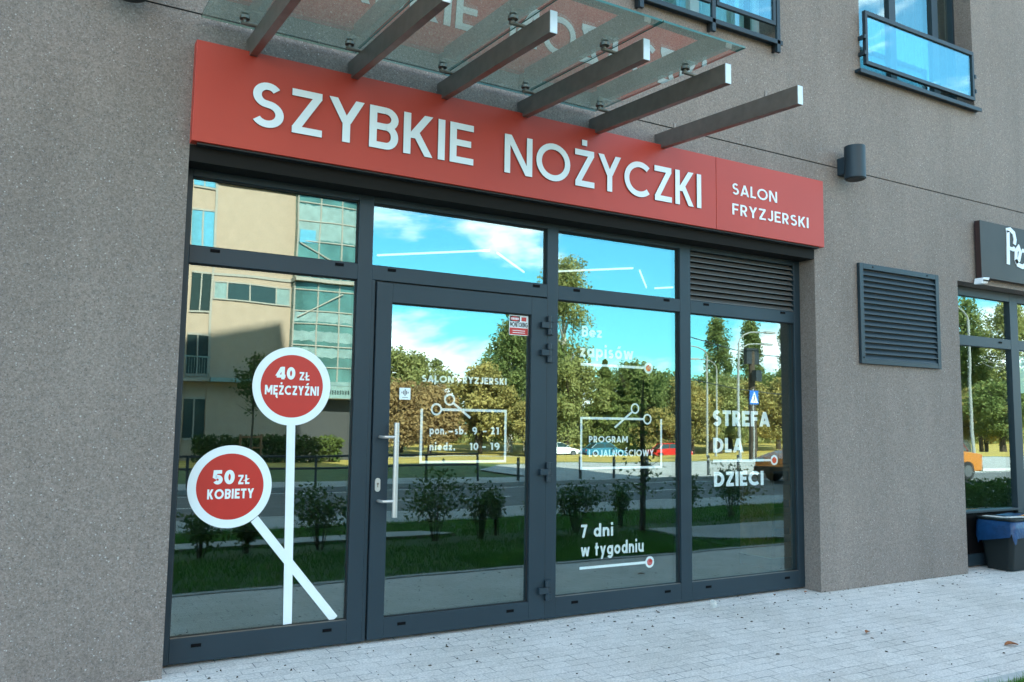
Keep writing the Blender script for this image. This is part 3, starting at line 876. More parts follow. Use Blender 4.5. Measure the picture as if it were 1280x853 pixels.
# --- neighbour shopfront
nb = subthing('neighbour_window', (10, 0, 0), bld)
f = MB()
fr(7.868, 7.93, .004, 3.10); fr(9.17, 9.33, .004, 3.10, -.001); fr(10.9, 11.05, .004, 3.10, -.001); fr(14.1, 14.2, .004, 3.10)
for a, b in ((7.93, 9.17), (9.33, 10.9), (11.05, 14.1)):
    fr(a, b, .006, .13); fr(a, b, .575, .60, -.02); fr(a, b, 2.43, 2.545); fr(a, b, 2.995, 3.098)
f.build('window_frame', M['frame'], nb, bevel=.003)
f = MB()
for a, b in ((7.93, 9.17), (9.33, 10.9), (11.05, 14.1)): f.box(a, b, .03, .04, .13, .575)
each(f, 'dark_panel', M['cap'], nb)
for a, b in ((7.93, 9.17), (9.33, 10.9), (11.05, 14.1)):
    pane_box('window_pane', a, b, .60, 2.43, nb); pane_box('window_pane', a, b, 2.545, 2.995, nb)
f = MB(); caps(f, [(8.95, 2.50), (8.1, 2.50)]); each(f, 'drain_cap', M['cap'], nb)

# --- upper windows with glazed balcony rails
def upper_window(x0, x1, z0, z1, mull, white):
    u = subthing('balcony_window', ((x0 + x1) / 2, 0, z0), bld)
    f_ = MB()
    xs = [x0] + mull + [x1]
    for i, x in enumerate(xs):
        hw = .055 if 0 < i < len(xs) - 1 else .035
        f_.box(max(x - hw, x0 + .001), min(x + hw, x1 - .001), .02, .10, z0 + .001, z1 - .001)
    for a, b in zip(xs, xs[1:]):
        f_.box(a + .036 if a == x0 else a + .056, b - .036 if b == x1 else b - .056, .02, .10, z0 + .001, z0 + .09)
    f_.build('window_frame', M['pvc_white'] if white else M['frame'], u)
    for a, b in zip(xs, xs[1:]): pane_box('window_pane', a + .04, b - .04, z0 + .08, z1, u, y=.05)
    c_ = MB(); n_ = 40
    for a, b in zip(xs, xs[1:]):
        for i in range(n_):
            xa = a + (b - a) * i / n_; xb = a + (b - a) * (i + 1) / n_
            c_.poly([(xa, .22 + .02 * math.sin(i * 1.9), z0), (xb, .22 + .02 * math.sin(i * 1.9 + 1.9), z0), (xb, .22 + .02 * math.sin(i * 1.9 + 1.9), z1), (xa, .22 + .02 * math.sin(i * 1.9), z1)])
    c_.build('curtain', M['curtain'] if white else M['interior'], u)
    s_ = MB(); s_.box(x0 - .09, x1 + .02, YW - .07, .02, z0 - .045, z0 - .015); s_.box(x0 - .09, x1 + .02, YW - .075, YW - .06, z0 - .06, z0 - .015)
    s_.build('window_sill', M['frame'], u, bevel=.004)
    r_ = MB()
    return u
uw = upper_window(6.35, 8.32, 5.12, 7.3, [7.18, 7.95], False)
rl = subthing('balcony_rail', (7.3, YW - .05, 5.2), bld)
f = MB()
y0, y1 = YW - .075, YW - .035
f.box(6.35, 8.22, y0, y1, 5.690, 5.735); f.box(6.35, 8.22, y0, y1, 5.165, 5.205)
f.box(6.35, 6.385, y0, y1, 5.205, 5.690); f.box(8.185, 8.22, y0, y1, 5.205, 5.690)
f.build('rail_frame', M['frame'], rl, bevel=.003)
f = MB(); f.box(6.385, 8.185, YW - .058, YW - .050, 5.205, 5.690); f.build('glass_panel', M['rail_glass'], rl)
f = MB()
for x in (6.335, 8.235):
    for z in (5.28, 5.45): f.box(x - .012, x + .012, YW - .08, YW + .01, z - .02, z + .02)
each(f, 'bracket', M['frame'], rl)
uw = upper_window(3.50, 5.13, 5.12, 7.3, [4.30], True)
rl = subthing('balcony_rail', (4.3, YW - .05, 5.2), bld)
f = MB()
for x in (3.465, 4.280, 5.095):
    f.box(x - .022, x + .022, YW - .075, YW - .045, 4.985, 6.1)
each(f, 'rail_post', M['frame'], rl, bevel=.003)
f = MB()
for x in (3.455, 4.270, 5.085):
    f.box(x - .012, x + .012, YW - .045, YW, 5.0, 5.09)
each(f, 'bracket', M['frame_dark'], rl)
f = MB()
for a, b in ((3.50, 4.245), (4.315, 5.06)):
    f.box(a, b, YW - .075, YW - .045, 5.235, 5.275); f.box(a, b, YW - .075, YW - .045, 6.0, 6.04)
    f.box(a, a + .035, YW - .075, YW - .045, 5.275, 6.0); f.box(b - .035, b, YW - .075, YW - .045, 5.275, 6.0)
f.build('rail_frame', M['frame'], rl, bevel=.003)
for a, b in ((3.535, 4.21), (4.35, 5.025)):
    f = MB(); f.box(a, b, YW - .062, YW - .056, 5.275, 6.0); f.build('glass_panel', M['rail_glass'], rl)

# ------------------------------------------------------------------ red shop sign
sg = thing('shop_sign', (2.8, YW, 3.19), 'long red shop sign box with white raised letters SZYBKIE NOŻYCZKI SALON FRYZJERSKI', 'sign')
SY = -.262
f = MB(); f.box(-.036, 4.2735, SY, YW, 3.190, 3.832); f.build('sign_panel', M['red'], sg, bevel=.003)
f = MB(); f.box(4.2775, 5.650, SY, YW, 3.190, 3.832); f.build('sign_panel', M['red'], sg, bevel=.003)
f = MB(); f.box(.0, 5.6, SY + .02, YW, 3.178, 3.1895); f.build('sign_backing', M['frame_dark'], sg)
LET = lambda c, q: q.build('letter', [M['white'], M['letter_side']], sg)
text('SZYBKIE', .302, 1.892, 3.350, 3.645, .158, SY - .011, .0105, gap=.115, each=LET)
text('NOŻYCZKI', 2.152, 4.092, 3.345, 3.640, .158, SY - .011, .0105, gap=.115, each=LET)
q = MB(); text('SALON', 4.462, 5.02, 3.528, 3.630, .155, SY - .005, .0045, gap=.16, mb=q); q.build('lettering', M['white'], sg)
q = MB(); text('FRYZJERSKI', 4.462, 5.432, 3.346, 3.446, .155, SY - .005, .0045, gap=.16, mb=q); q.build('lettering', M['white'], sg)

# ------------------------------------------------------------------ steel and glass canopy
cn = thing('entrance_canopy', (1.9, YW, 3.9), 'glass entrance canopy on six projecting steel beams above the red sign', 'canopy')
def beam_z(y): return 3.942 + (y - YW) * (3.942 - 3.842) / 1.52
BX = [.282 + .675 * i for i in range(6)]
YE = -1.70
for i, x in enumerate(BX):
    b_ = MB(); H = .134; hw = .050
    b_.hexa([(x, YE, beam_z(YE) - H), (x + hw, YE, beam_z(YE) - H), (x + hw, YW, beam_z(YW) - H), (x, YW, beam_z(YW) - H),
             (x, YE, beam_z(YE)), (x + hw, YE, beam_z(YE)), (x + hw, YW, beam_z(YW)), (x, YW, beam_z(YW))])
    bo = b_.build('beam', M['steel'], cn, bevel=.002)
    e_ = MB(); e_.box(x + .001, x + hw - .001, YE - .005, YE - .0005, beam_z(YE) - H + .002, beam_z(YE) - .001)
    e_.build('end_cap', M['steel_end'], bo)
def glass_z(y): return beam_z(y) + .052
edges = [-.02, BX[1] + .022, BX[2] + .022, BX[3] + .022, BX[4] + .030]
edges = [-.02, .305 + .675, .305 + 1.35, .305 + 2.025, 3.01]
YG0, YG1 = -.235, -1.86
for a, b in zip(edges, edges[1:]):
    p_ = MB(); a += .005; b -= .005; t = .014
    V = [(a, YG1, glass_z(YG1)), (b, YG1, glass_z(YG1)), (b, YG0, glass_z(YG0)), (a, YG0, glass_z(YG0)),
         (a, YG1, glass_z(YG1) + t), (b, YG1, glass_z(YG1) + t), (b, YG0, glass_z(YG0) + t), (a, YG0, glass_z(YG0) + t)]
    p_.poly([V[0], V[3], V[2], V[1]], 0); p_.poly([V[4], V[5], V[6], V[7]], 2)
    p_.poly([V[0], V[1], V[5], V[4]], 1); p_.poly([V[1], V[2], V[6], V[5]], 1); p_.poly([V[2], V[3], V[7], V[6]], 1); p_.poly([V[3], V[0], V[4], V[7]], 1)
    p_.build('glass_panel', [M['canopy_glass'], M['edge_glass'], M['glass_in']], cn)
for i, x in enumerate(BX):
    for y in (-.42, -1.40):
        s_ = MB(); z = glass_z(y)
        if i < 5:
            cx_ = x - .070
            s_.tube([(cx_, y, z - .020), (cx_, y, z - .001)], .031, 20)
            s_.tube([(cx_, y, z + .015), (cx_, y, z + .024)], .022, 18)
            s_.tube([(cx_, y, z - .016), (cx_, y, beam_z(y) + .004)], .012, 10)
            s_.tube([(cx_ - .022, y, beam_z(y) + .008), (x + .03, y, beam_z(y) + .008)], .012, 10)
        else:
            s_.tube([(x + .012, y, beam_z(y)), (x + .012, y, beam_z(y) + .040)], .010, 10)
        s_.build('standoff', M['steel'], cn)

# ------------------------------------------------------------------ wall lamps, louvre, neighbour's sign
def wall_lamp(loc, label):
    t_ = thing('wall_lamp', loc, label, 'lamp', 'cylindrical wall lamps')
    x, y, z = loc
    f_ = MB(); n_ = 40; r_ = .098
    f_.tube([(x, y - .16, z + .02), (x, y - .16, z + .34)], r_, n_)
    f_.build('lamp_body', M['frame'], t_, bevel=.003, smooth=False)
    f_ = MB(); f_.tube([(x, y - .16, z + .012), (x, y - .16, z + .019)], r_ - .012, n_); f_.build('lens', M['frame_dark'], t_)
    f_ = MB(); f_.box(x - .06, x + .06, y - .10, y, z + .08, z + .25); f_.build('bracket', M['frame'], t_, bevel=.003)
    return t_
wall_lamp((6.02, YW, 3.875), 'dark cylinder wall lamp to the right of the red sign')
wall_lamp((-.43, YW, 3.955), 'dark cylinder wall lamp above left of the red sign, cut by the photo edge')

vg = thing('ventilation_grille', (6.85, YW, 2.12), 'blue grey ventilation grille with horizontal slats on the plain wall', 'vent')
f = MB()
gx0, gx1, gz0, gz1 = 6.212, 7.485, 2.118, 3.115
for a, b, c, d in ((gx0, gx0 + .055, gz0, gz1), (gx1 - .055, gx1, gz0, gz1), (gx0 + .055, gx1 - .055, gz0, gz0 + .045), (gx0 + .055, gx1 - .055, gz1 - .055, gz1)):
    f.box(a, b, YW - .035, YW - .001, c, d)
f.build('grille_frame', M['frame'], vg, bevel=.003)
f = MB(); f.poly([(gx0 + .05, YW - .002, gz0 + .04), (gx1 - .05, YW - .002, gz0 + .04), (gx1 - .05, YW - .002, gz1 - .05), (gx0 + .05, YW - .002, gz1 - .05)]); f.build('backing', M['frame_dark'], vg)
f = MB(); ns = 16; a, b = gz0 + .047, gz1 - .058; ph = (b - a) / ns
for i in range(ns):
    z = a + i * ph
    f.hexa([(gx0 + .056, YW - .032, z), (gx1 - .056, YW - .032, z), (gx1 - .056, YW - .029, z), (gx0 + .056, YW - .029, z),
            (gx0 + .056, YW - .007, z + ph * .80), (gx1 - .056, YW - .007, z + ph * .80), (gx1 - .056, YW - .004, z + ph * .80), (gx0 + .056, YW - .004, z + ph * .80)])
    f.box(gx0 + .056, gx1 - .056, YW - .033, YW - .022, z - .001, z + .006)
f.build('slats', M['frame'], vg)
f = MB()
for x, z in ((gx0 + .2, gz1 - .027), (gx1 - .2, gz1 - .027), (gx0 + .03, gz0 + .06)): f.tube([(x, YW - .039, z), (x, YW - .034, z)], .008, 10)
each(f, 'screw', M['cap'], vg)

ns_ = thing('neighbour_sign', (10, YW, 3.15), 'dark glossy shop sign box with white script letters, at the right edge', 'sign')
f = MB(); f.box(8.20, 13.6, -.258, -.254, 3.160, 3.800); f.build('sign_panel', M['sign_brown'], ns_, bevel=.001)
f = MB(); f.box(8.20, 13.6, -.2535, -.195, 3.162, 3.798); f.build('sign_case', M['sign_side'], ns_)
q = MB()
ly = -.266
def free(pts, hw): stroke(q, pts, False, hw, lambda p: p, ly, .009)
free([(8.715, 3.355), (8.725, 3.55), (8.735, 3.745)], .028)
free([(8.70, 3.745), (8.78, 3.762), (8.85, 3.73), (8.872, 3.66), (8.855, 3.60)], .026)
free([(8.76, 3.545), (8.83, 3.535)], .02)
q.disc_xz(8.835, 3.545, .028, ly - .0006, ly + .006, 16)
free([(8.86, 3.395), (8.93, 3.43), (8.968, 3.52), (8.935, 3.575), (8.885, 3.53), (8.87, 3.43), (8.91, 3.37), (9.0, 3.355), (9.09, 3.40), (9.16, 3.52)], .025)
q.disc_xz(9.02, 3.545, .024, ly - .0006, ly + .006, 16)
q.disc_xz(9.20, 3.575, .024, ly - .0006, ly + .006, 16)
free([(9.16, 3.35), (9.17, 3.45), (9.18, 3.56)], .026)
q.build('lettering', M['white'], ns_)
el = thing('security_light', (8.22, -.27, 3.12), 'small white floodlight under the corner of the dark sign', 'lamp')
f = MB(); f.hexa([(8.13, -.29, 3.075), (8.25, -.29, 3.085), (8.25, -.20, 3.085), (8.13, -.20, 3.075), (8.15, -.31, 3.145), (8.27, -.31, 3.155), (8.27, -.20, 3.155), (8.15, -.20, 3.145)])
f.build('lamp_head', M['white'], el, bevel=.01)
f = MB(); f.box(8.145, 8.262, -.314, -.304, 3.108, 3.120); f.build('lamp_bracket', M['cap'], el)
# ------------------------------------------------------------------ films and stickers on the panes
DI = GY + .0045                                # behind the outer sheet
DO = GY - .0035                                # on its outer face
def decal(name, loc, label, cat='window sticker', group=None):
    return thing(name, loc, label, cat, group)
def price(cx, cz, r, bar, price_txt, word, wx, label):
    t_ = decal('price_sticker', (cx, GY, cz), label, 'window sticker', 'round price stickers on the window')
    q = MB(); q.disc_xz(cx, cz, r, DO, DO + .002, 72, rin=r * .80); q.build('white_ring', M['white_film'], t_)
    q = MB(); q.disc_xz(cx, cz, r * .80, DO + .0002, DO + .002, 72); q.build('red_disc', M['red_film'], t_)
    q = MB(); line_xz(q, bar[0], bar[1], .0285, DO + (.0006 if cz > 1.5 else .0002), .0015); q.build('handle_bar', M['white_film'], t_)
    q = MB()
    x0, x1, x2, x3, zb, zt, zl = price_txt
    text(word[0], x0, x1, zb, zt, .25, DO - .0012, .001, gap=.10, mb=q); q.build('lettering', M['white_film'], t_); q = MB()
    text('ZŁ', x2, x3, zb - .002, zb + (zt - zb) * .64, .20, DO - .0012, .001, gap=.12, mb=q); q.build('lettering', M['white_film'], t_); q = MB()
    text(word[1], wx[0], wx[1], wx[2], wx[3], .21, DO - .0012, .001, gap=.12, mb=q)
    q.build('lettering', M['white_film'], t_)
    return t_
price(.720, 1.719, .262, ((.722, 1.462), (.749, .166)), (.612, .737, .765, .835, 1.763, 1.846, 0), ('40', 'MĘŻCZYŹNI'), (.540, .902, 1.660, 1.722),
      'upper round red price sticker with white rim reading 40 ZŁ MĘŻCZYŹNI')
price(.348, 1.065, .262, ((.508, .853), (1.064, .166)), (.240, .372, .393, .466, 1.080, 1.170, 0), ('50', 'KOBIETY'), (.208, .497, .988, 1.050),
      'lower round red price sticker with white rim reading 50 ZŁ KOBIETY')
# opening hours on the door
t_ = decal('opening_hours_sticker', (2.0, DI, 1.2), 'white door lettering SALON FRYZJERSKI over scissors frame with opening hours')
q = MB(); DD = .026 + .0045
text('SALON FRYZJERSKI', 1.661, 2.370, 1.783, 1.833, .22, DD, .001, gap=.12, mb=q); q.build('lettering', M['white_in'], t_); q = MB()
text('pon.', 1.733, 1.870, 1.404, 1.462, .20, DD, .001, mb=q); text('-', 1.880, 1.925, 1.404, 1.462, .20, DD, .001, mb=q)
text('sb.', 1.935, 2.033, 1.404, 1.462, .22, DD, .001, mb=q); q.build('lettering', M['white_in'], t_); q = MB()
text('9', 2.082, 2.120, 1.404, 1.460, .20, DD, .001, mb=q); text('–', 2.170, 2.205, 1.404, 1.460, .2, DD, .001, mb=q); text('21', 2.235, 2.308, 1.405, 1.461, .23, DD, .001, mb=q); q.build('lettering', M['white_in'], t_); q = MB()
text('niedz.', 1.735, 1.943, 1.287, 1.343, .23, DD, .001, mb=q); q.build('lettering', M['white_in'], t_); q = MB()
text('10', 2.061, 2.135, 1.288, 1.343, .20, DD, .001, mb=q); text('–', 2.165, 2.200, 1.288, 1.343, .2, DD, .001, mb=q); text('19', 2.235, 2.315, 1.289, 1.344, .2, DD, .001, mb=q)
q.build('lettering', M['white_in'], t_)
q = MB()
def pl(pts, hw, y): stroke(q, pts, False, hw, lambda p: p, y, .001)
pl([(1.667, 1.588), (1.667, 1.204), (2.366, 1.204), (2.366, 1.583), (1.825, 1.585)], .0095, DD)
q.disc_xz(1.783, 1.586, .045, DD - .0002, DD + .001, 36, rin=.031); q.disc_xz(1.889, 1.659, .045, DD - .0002, DD + .001, 36, rin=.031)
line_xz(q, (1.920, 1.634), (2.062, 1.527), .0085, DD - .0003, .001)
q.build('scissors_outline', M['white_in'], t_)
# loyalty programme
t_ = decal('loyalty_sticker', (3.5, DI, 1.13), 'white window lettering PROGRAM LOJALNOŚCIOWY inside a scissors frame')
q = MB()
text('PROGRAM', 3.151, 3.546, 1.345, 1.397, .21, DI, .001, gap=.14, mb=q); q.build('lettering', M['white_in'], t_); q = MB()
text('LOJALNOŚCIOWY', 3.151, 3.822, 1.230, 1.286, .20, DI, .001, gap=.14, mb=q)
q.build('lettering', M['white_in'], t_)
q = MB()
pl([(3.712, 1.541), (3.075, 1.541), (3.075, 1.138), (3.904, 1.138), (3.904, 1.544)], .0095, DI)
q.disc_xz(3.754, 1.541, .045, DI - .0002, DI + .001, 36, rin=.031); q.disc_xz(3.622, 1.628, .045, DI - .0002, DI + .001, 36, rin=.031)
line_xz(q, (3.592, 1.600), (3.411, 1.468), .0085, DI - .0003, .001)
q.build('scissors_outline', M['white_in'], t_)
def slogan(name, loc, label, rows, line, dot):
    t_ = decal(name, loc, label, 'window sticker', 'slogan stickers on the window')
    q = MB()
    for s_, x0, x1, zb, zt in rows:
        q = MB(); text(s_, x0, x1, zb, zt, .23 if s_.isupper() else .195, DI, .001, gap=.10 if s_.isupper() else .13, mb=q); q.build('lettering', M['white_in'], t_)
    q = MB(); stroke(q, [line[0], line[1]], False, .0105, lambda p: p, DI, .001)
    q.disc_xz(dot[0], dot[1], .047, DI - .0003, DI + .001, 36, rin=.029); q.build('pointer_line', M['white_in'], t_)
    q = MB(); q.disc_xz(dot[0], dot[1], .029, DI - .0002, DI + .001, 36); q.build('red_dot', M['red_in'], t_)
slogan('slogan_sticker', (3.3, DI, 2.0), 'white window lettering Bez zapisów over a line ending in a red dot',
       [('Bez', 3.076, 3.277, 2.203, 2.290), ('zapisów', 3.054, 3.603, 2.038, 2.140)], ((3.066, 1.976), (3.720, 1.976)), (3.766, 1.975))
slogan('slogan_sticker', (3.3, DI, .4), 'white window lettering 7 dni w tygodniu over a line ending in a red dot',
       [('7 dni', 3.077, 3.397, .590, .692), ('w tygodniu', 3.078, 3.712, .442, .545)], ((3.066, .352), (3.732, .352)), (3.777, .353))
slogan('slogan_sticker', (4.8, DI, 1.2), 'white window lettering STREFA DLA DZIECI with a line and red dot between rows',
       [('STREFA', 4.494, 5.212, 1.492, 1.632), ('DLA', 4.500, 4.870, 1.256, 1.386), ('DZIECI', 4.506, 5.119, .955, 1.085)], ((4.498, 1.182), (5.216, 1.182)), (5.262, 1.181))
# monitoring notice
t_ = decal('monitoring_sticker', (2.49, GY, 2.25), 'small red and white MONITORING sticker in the top corner of the door pane', 'notice')
MX0, MX1, MZ0, MZ1 = 2.382, 2.553, 2.172, 2.328
yn = .026 - .0035
q = MB(); q.box(MX0, MX1, yn, yn + .002, MZ0, MZ1); q.build('white_card', M['white_film'], t_)
q = MB(); q.box(MX0 + .003, MX1 - .003, yn - .0006, yn, MZ0 + .004, MZ0 + .058); q.box(MX0 + .108, MX1 - .018, yn - .0006, yn, MZ1 - .044, MZ1 - .012)
q.build('red_band', M['red_film'], t_)
q = MB(); q.box(MX0 + .005, MX0 + .095, yn - .0006, yn, MZ1 - .050, MZ1 - .006); q.build('black_badge', M['black'], t_)
q = MB(); k_ = 24
q.poly([(MX0 + .050 + .040 * math.cos(R(i * 15)), yn - .0012, MZ1 - .028 + .019 * math.sin(R(i * 15))) for i in range(k_)]); q.build('red_oval', M['red_film'], t_)
q = MB()
for i in range(5): q.box(MX0 + .018 + i * .0135, MX0 + .027 + i * .0135, yn - .002, yn - .0014, MZ1 - .036, MZ1 - .020)
for i in range(2): q.box(MX0 + .03, MX1 - .03, yn - .0012, yn - .0008, MZ0 + .018 + i * .016, MZ0 + .022 + i * .016)
q.build('small_print', M['white_film'], t_)
q = MB(); text('MONITORING', MX0 + .007, MX1 - .007, MZ0 + .064, MZ0 + .103, .20, yn - .001, .0008, gap=.12, mb=q); q.build('lettering', M['black'], t_)
# little square by the handle
t_ = decal('door_sticker', (1.53, DO, 1.69), 'small square white sticker with black bars beside the door handle', 'notice')
q = MB(); q.box(1.487, 1.572, yn, yn + .002, 1.650, 1.734); q.build('white_card', M['white_film'], t_)
q = MB()
for x, h_ in ((1.506, .006), (1.519, .013), (1.530, .024), (1.541, .013), (1.553, .006)): q.box(x - .003, x + .003, yn - .0006, yn, 1.700 - h_, 1.700 + h_)
q.box(1.508, 1.552, yn - .0006, yn, 1.664, 1.667)
q.build('bars', M['black'], t_)

# ------------------------------------------------------------------ inside the shop
def led(p, q_, label):
    t_ = MB(); a, b = Vector(p), Vector(q_); d = (b - a).normalized(); s_ = Vector((-d.y, d.x, 0)) * .007
    z0, z1 = 3.305, 3.325
    t_.hexa([(a.x - s_.x, a.y - s_.y, z0), (b.x - s_.x, b.y - s_.y, z0), (b.x + s_.x, b.y + s_.y, z0), (a.x + s_.x, a.y + s_.y, z0),
             (a.x - s_.x, a.y - s_.y, z1), (b.x - s_.x, b.y - s_.y, z1), (b.x + s_.x, b.y + s_.y, z1), (a.x + s_.x, a.y + s_.y, z1)])
    o_ = t_.build('ceiling_light', M['led'], None, loc=((a.x + b.x) / 2, (a.y + b.y) / 2, 3.3))
    tag(o_, label, 'ceiling light', 'linear ceiling lights inside the salon')
led((2.45, 3.10, 0), (3.36, 2.17, 0), 'linear ceiling light behind the pane over the door, the long left one')
led((3.49, 2.24, 0), (4.33, 3.08, 0), 'linear ceiling light behind the pane over the door, slanting down to the right')
led((4.55, 2.90, 0), (5.25, 2.13, 0), 'linear ceiling light behind the pane above Bez zapisów, its left long line')
led((5.41, 2.21, 0), (6.27, 3.14, 0), 'linear ceiling light behind the pane above Bez zapisów, steep middle line')
led((6.40, 3.13, 0), (6.78, 2.62, 0), 'linear ceiling light behind the pane above Bez zapisów, short line at right')
t_ = thing('wooden_shelf', (6.35, 1.0, 0), 'brown wooden shelf unit standing inside behind the right pane', 'shelf')
q = MB(); q.box(6.03, 6.07, .8, 1.25, .12, 1.02); q.box(6.80, 6.84, .8, 1.25, .12, 1.02); q.build('side_panel', M['wood'], t_)
q = MB(); q.box(6.0, 6.86, .78, 1.27, 1.022, 1.06); q.build('top', M['wood'], t_)
for z in (.12, .42, .72):
    q = MB(); q.box(6.072, 6.798, .8, 1.24, z, z + .16); q.build('drawer', M['wood'], t_, bevel=.006)
q = MB(); q.box(6.02, 6.85, .80, 1.25, .002, .118); q.build('plinth', M['interior_floor'], t_)
q = MB(); q.box(9.42, 10.2, GY + .04, GY + .044, 1.93, 2.37)
tag(q.build('poster', M['white_film'], None, loc=(9.8, GY + .04, 2.15)), 'white poster behind the neighbour window at the right edge', 'poster')

# ------------------------------------------------------------------ bin at the neighbour's window
bn = thing('waste_bin', (8.75, -.23, 0), 'dark grey plastic bin with blue bag folded over its rim, by the dark shopfront', 'bin')
def rrect(x0, x1, y0, y1, r, n=5):
    P = []
    for cx_, cy_, a0 in ((x1 - r, y1 - r, 0), (x0 + r, y1 - r, 90), (x0 + r, y0 + r, 180), (x1 - r, y0 + r, 270)):
        for i in range(n + 1):
            a = R(a0 + 90 * i / n); P.append((cx_ + r * math.cos(a), cy_ + r * math.sin(a)))
    return P
def loft(mb, rings, mi=0, cap0=True, cap1=True):
    n = len(rings[0]); k = len(mb.v)
    for r_ in rings: mb.v += r_
    for i in range(len(rings) - 1):
        for j in range(n):
            j2 = (j + 1) % n
            mb.f.append((k + i * n + j, k + i * n + j2, k + (i + 1) * n + j2, k + (i + 1) * n + j)); mb.mi.append(mi)
    if cap0: mb.f.append(tuple(k + j for j in range(n))[::-1]); mb.mi.append(mi)
    if cap1: mb.f.append(tuple(k + (len(rings) - 1) * n + j for j in range(n))); mb.mi.append(mi)
bx0, bx1, by0, by1 = 8.30, 9.20, -.43, -.025
q = MB(); rg = []
for z, s_ in ((-.012, .095), (.02, .09), (.25, .045), (.46, .005), (.50, 0)):
    rg.append([(x, y, z) for x, y in rrect(bx0 + s_, bx1 - s_, by0 + s_, by1 - s_ * .3, .05)])
loft(q, rg); q.build('bin_body', M['bin'], bn, smooth=False)
q = MB()
rb = random.Random(7); n_ = 24
base = rrect(bx0, bx1, by0, by1, .05)
prof = []
low = [.33 + .05 * math.sin(i * 1.1) + rb.uniform(-.025, .025) for i in range(len(base))]
cxm, cym = (bx0 + bx1) / 2, (by0 + by1) / 2
def puff(p, d): 
    v = Vector((p[0] - cxm, p[1] - cym)); return (p[0] + d * math.copysign(1, v.x) * .7, p[1] + d * math.copysign(1, v.y) * .7)
r1 = [(*puff(p, .018 + rb.uniform(0, .014)), low[i]) for i, p in enumerate(base)]
r2 = [(*puff(p, .016 + rb.uniform(0, .010)), .44 + rb.uniform(-.01, .01)) for p in base]
r3 = [(*puff(p, .010), .512) for p in base]
r4 = [(*puff(p, -.02), .520) for p in base]
loft(q, [r1, r2, r3, r4], cap0=False, cap1=False); q.build('bin_bag', M['bag'], bn, smooth=True)
q = MB(); loft(q, [[(*puff(p, -.012), .515) for p in base], [(*puff(p, .016), .528) for p in base], [(*puff(p, .016), .545) for p in base]]); q.build('bin_lid', M['bin'], bn)
for (x, y, wd, dp, a, mt) in ((8.72, -.17, .40, .18, .2, 'bag'), (8.52, -.33, .30, .10, -.1, 'paper'), (8.90, -.30, .26, .16, .3, 'orange_card'), (8.40, -.20, .10, .26, .1, 'paper')):
    q = MB(); c_, s_ = math.cos(a), math.sin(a); hz = .547 + .002 * (wd * 10)
    P = [(x + c_ * u - s_ * v, y + s_ * u + c_ * v, hz) for u, v in ((-wd / 2, -dp / 2), (wd / 2, -dp / 2), (wd / 2, dp / 2), (-wd / 2, dp / 2))]
    q.hexa(P + [(a_, b_, c2 + .004) for a_, b_, c2 in P])
    o_ = q.build('leaflet', M[mt], None, loc=(x, y, hz))
    lab = {'bag': 'blue leaflet lying on the bin lid', 'orange_card': 'orange leaflet lying on the bin lid'}.get(mt, 'pale paper leaflet on the bin lid near its front' if wd > .2 else 'narrow pale paper leaflet at the left end of the bin lid')
    tag(o_, lab, 'leaflet', 'leaflets on the bin')

# ------------------------------------------------------------------ litter on the paving
def crumple(name, x, y, z, sx_, sy_, sz_, mt, label, cat, seed):
    bm = bmesh.new(); bmesh.ops.create_icosphere(bm, subdivisions=3, radius=1)
    for v in bm.verts:
        n_ = noise.noise(v.co * 1.9 + Vector((seed, 0, 0))); v.co *= 1 + .55 * n_
        v.co.x *= sx_; v.co.y *= sy_; v.co.z *= sz_
    lo = min(v.co.z for v in bm.verts)
    for v in bm.verts: v.co.z -= lo
    me = bpy.data.meshes.new(name); bm.to_mesh(me); bm.free(); me.materials.append(M[mt])
    o_ = bpy.data.objects.new(name, me); C.objects.link(o_); o_.location = (x, y, z)
    return tag(o_, label, cat)
crumple('crumpled_paper', 4.20, -.26, -.009,   .017, .034, .030, 'paper', 'crumpled white paper on the paving below the window frame', 'litter', 3)
def dry_leaf(x, y, L_, a, mt, label, seed):
    q = MB(); rb = random.Random(seed); n_ = 10; z0 = -.0305 * -y - .0
    c_, s_ = math.cos(a), math.sin(a)
    top = []
    for i in range(n_ + 1):
        t = i / n_; hw = L_ * .24 * math.sin(math.pi * t ** .8) + .0008
        curl = .010 * math.sin(t * 3.1) * (L_ / .06)
        top.append((t * L_ - L_ / 2, hw, curl + rb.uniform(0, .003)))
    for i in range(n_):
        a0, a1 = top[i], top[i + 1]
        def tr(u, v, h): return (x + c_ * u - s_ * v, y + s_ * u + c_ * v, z0 + .003 + h)
        for sgn in (1, -1):
            P = [tr(a0[0], 0, a0[2] * .4), tr(a1[0], 0, a1[2] * .4), tr(a1[0], sgn * a1[1], a1[2] + .004), tr(a0[0], sgn * a0[1], a0[2] + .004)]
            q.poly(P if sgn > 0 else P[::-1])
    o_ = q.build('fallen_leaf', M[mt], None, loc=(x, y, z0), smooth=True)
    return tag(o_, label, 'leaf', 'fallen leaves on the paving')
dry_leaf(4.76, -1.31, .075, .3, 'dead_leaf', 'brown fallen leaf alone in the middle of the paving', 1)
dry_leaf(5.46, -1.98, .11, -.4, 'dead_leaf', 'large fallen leaf near the kerb at the right photo edge', 2)
dry_leaf(5.05, -.13, .05, .9, 'dead_leaf', 'reddish fallen leaf against the window frame near the right corner', 3)
dry_leaf(5.42, -.16, .04, .2, 'dead_leaf', 'tiny fallen leaf at the foot of the wall reveal', 4)
rb = random.Random(12); q = MB()
